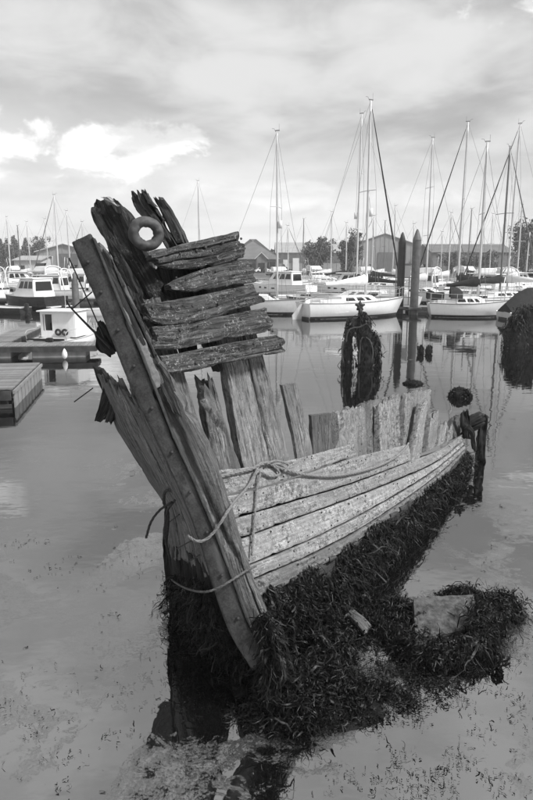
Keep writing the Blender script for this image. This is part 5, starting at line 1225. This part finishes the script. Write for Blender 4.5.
# ================================================================ weedy piles standing in the water
def weedy(name, label, cat, base, parts, weed_n, wl=0.25, ww=0.02, extra=None):
    weed_n = int(weed_n * 1.6); ww *= 0.5; wl *= 0.55
    root = empty(name, tuple(base)); WORLD.add(root.name); tag(root, label, cat); w3 = Weed()
    for (ea, eb, Y, thk, m_, jag) in parts:
        pxbeam('timber', ea, eb, at(Y), thk, root, m_, jag=(jag, 0.02), rough=0.028, edge=0.07, nst=50, m=15, split=0.8)
        k = max(1, weed_n // len(parts)); i_ = RNG.uniform(0, 1, k); j_ = RNG.uniform(-0.1, 1.1, k); a_ = resample(ea, 20); b_ = resample(eb, 20)
        q = a_[(i_ * 19).astype(int)] * (1 - j_)[:, None] + b_[(i_ * 19).astype(int)] * j_[:, None]
        bp_ = np.array([P(x_, y_, Y - 0.06) for x_, y_ in q]); bp_[:, 1] += RNG.uniform(-0.1, thk + 0.1, k)
        w3.strands(bp_, np.tile([0, -0.7, 0.2], (k, 1)), wl, ww, 0.9, 4)
    if extra: extra(root)
    w3.build('weed_growth', None, 'seaweed', root)
    return root
YB = 21.6
def stump_extra(root):
    for pts in ([(347, 331), (353, 328), (360, 327), (367, 324), (372, 332)], [(346, 342), (347, 334), (350, 329)], [(359, 364), (360, 348), (361, 339), (365, 337), (370, 341), (373, 352), (371, 362)], [(343, 341), (342, 352), (343, 362)]):
        MB().tube([P(x_, y_, YB - 0.22) for x_, y_ in pts], 0.028, 6, 16).build('rope_loop', 'rope_dark', root, True)
    mb = MB(); c = P(360, 306, YB)
    for k in range(5): a_ = R(90 + 72 * k); mb.tube([c, c + np.array([math.cos(a_), 0, math.sin(a_)]) * 0.17], [0.09, 0.03], 6)
    mb.tube([c, P(361, 318, YB)], [0.06, 0.09], 7); mb.build('iron_finial', 'bolt', root, True)
weedy('weedy_stump', 'weed-draped old timber stump with rope loops standing in open water', 'stump', W(362, 366),
      [([(349, 318), (346, 330), (344, 348), (341, 372)], [(358, 319), (354, 332), (353, 350), (353, 372)], YB, 0.45, 'timber_wet', 0.1),
       ([(349, 319), (350, 326), (350, 336)], [(371, 319), (372, 328), (372, 338)], YB - 0.1, 0.6, 'timber_dark', 0.02),
       ([(357, 322), (358, 335), (359, 350), (359, 372)], [(370, 322), (373, 335), (374, 350), (376, 372)], YB, 0.5, 'timber_wet', 0.1),
       ([(371, 330), (373, 342), (374, 355), (374, 372)], [(377, 332), (381, 344), (381, 355), (382, 372)], YB + 0.2, 0.3, 'timber_wet', 0.1),
       ([(361, 311), (360, 320)], [(366, 312), (366, 320)], YB, 0.15, 'timber_wet', 0.05)], 900, 0.3, 0.025, stump_extra)
weedy('weedy_pile', 'dark ragged weed-covered pile at the right edge near the tarpaulin boat', 'pile', W(526, 348),
      [([(512, 324), (510, 330), (509, 338), (509, 354)], [(524, 312), (526, 326), (528, 340), (528, 354)], 26.2, 0.8, 'timber_wet', 0.2),
       ([(522, 306), (522, 326), (524, 354)], [(540, 304), (540, 326), (542, 354)], 26.6, 0.8, 'timber_wet', 0.2),
       ([(514, 317), (515, 322), (518, 328)], [(520, 312), (523, 319), (525, 327)], 25.9, 0.5, 'timber_wet', 0.1)], 1100, 0.35, 0.03)
weedy('weedy_post', 'small pair of weed-covered stumps in the water behind the ribs', 'stump', W(426, 354),
      [([(418, 346), (418, 358)], [(424, 344), (425, 358)], 24.8, 0.25, 'timber_wet', 0.08), ([(427, 346), (426, 358)], [(433, 344), (433, 358)], 24.8, 0.25, 'timber_wet', 0.1)], 160, 0.10, 0.016)
def weedy_lump(px, py, half, h_, label):
    c = W(px, py); rx = half / FPX * c[1]; root = empty('weedy_rock', tuple(c)); tag(root, label, 'rock')
    bm = bmesh.new(); bmesh.ops.create_icosphere(bm, subdivisions=4, radius=1.0)
    for v in bm.verts:
        p_ = np.array(v.co); f_ = 0.62 + 0.75 * float(fbm(p_ * 2.3 + px, 4)); v.co = (p_[0] * rx * f_, p_[1] * rx * 0.8 * f_, p_[2] * h_ * f_)
    me = bpy.data.meshes.new('stone'); bm.to_mesh(me); bm.free(); me.polygons.foreach_set('use_smooth', np.ones(len(me.polygons), bool)); me.update()
    link('stone', me, 'mud', root)
    w3 = Weed(); n = 900; u = RNG.normal(0, 1, (n, 3)); u[:, 2] = np.abs(u[:, 2]); u /= np.linalg.norm(u, axis=1)[:, None]
    w3.strands(u * [rx * 1.02, rx * 0.8, h_ * 1.0], u, rx * 0.28, 0.010, 0.85, 5, 0.9); w3.build('weed_growth', None, 'seaweed', root)
weedy_lump(460, 397, 11, 0.24, 'low weed-covered lump awash beyond the stern timbers')
weedy_lump(413, 384, 9, 0.10, 'flat dark lump of weed awash just behind the tallest rib stubs')
weedy_lump(497, 676, 5, 0.06, 'small tuft of weed floating beyond the stone slab')

# ================================================================ damp air over the harbour
hz = MB().box((0, 120, 8), (1700, 300, 19)).build('haze', None)
hm = bpy.data.materials.new('haze'); hm.use_nodes = True; hn = hm.node_tree; hn.nodes.clear()
ho = hn.nodes.new('ShaderNodeOutputMaterial'); hv = hn.nodes.new('ShaderNodeVolumePrincipled')
hv.inputs['Color'].default_value = (0.9, 0.9, 0.9, 1); hv.inputs['Density'].default_value = 0.0008; hv.inputs['Anisotropy'].default_value = 0.2
hn.links.new(hv.outputs[0], ho.inputs['Volume']); hz.data.materials.append(hm); kind(hz, 'stuff', 'thin damp haze in the air over the harbour')
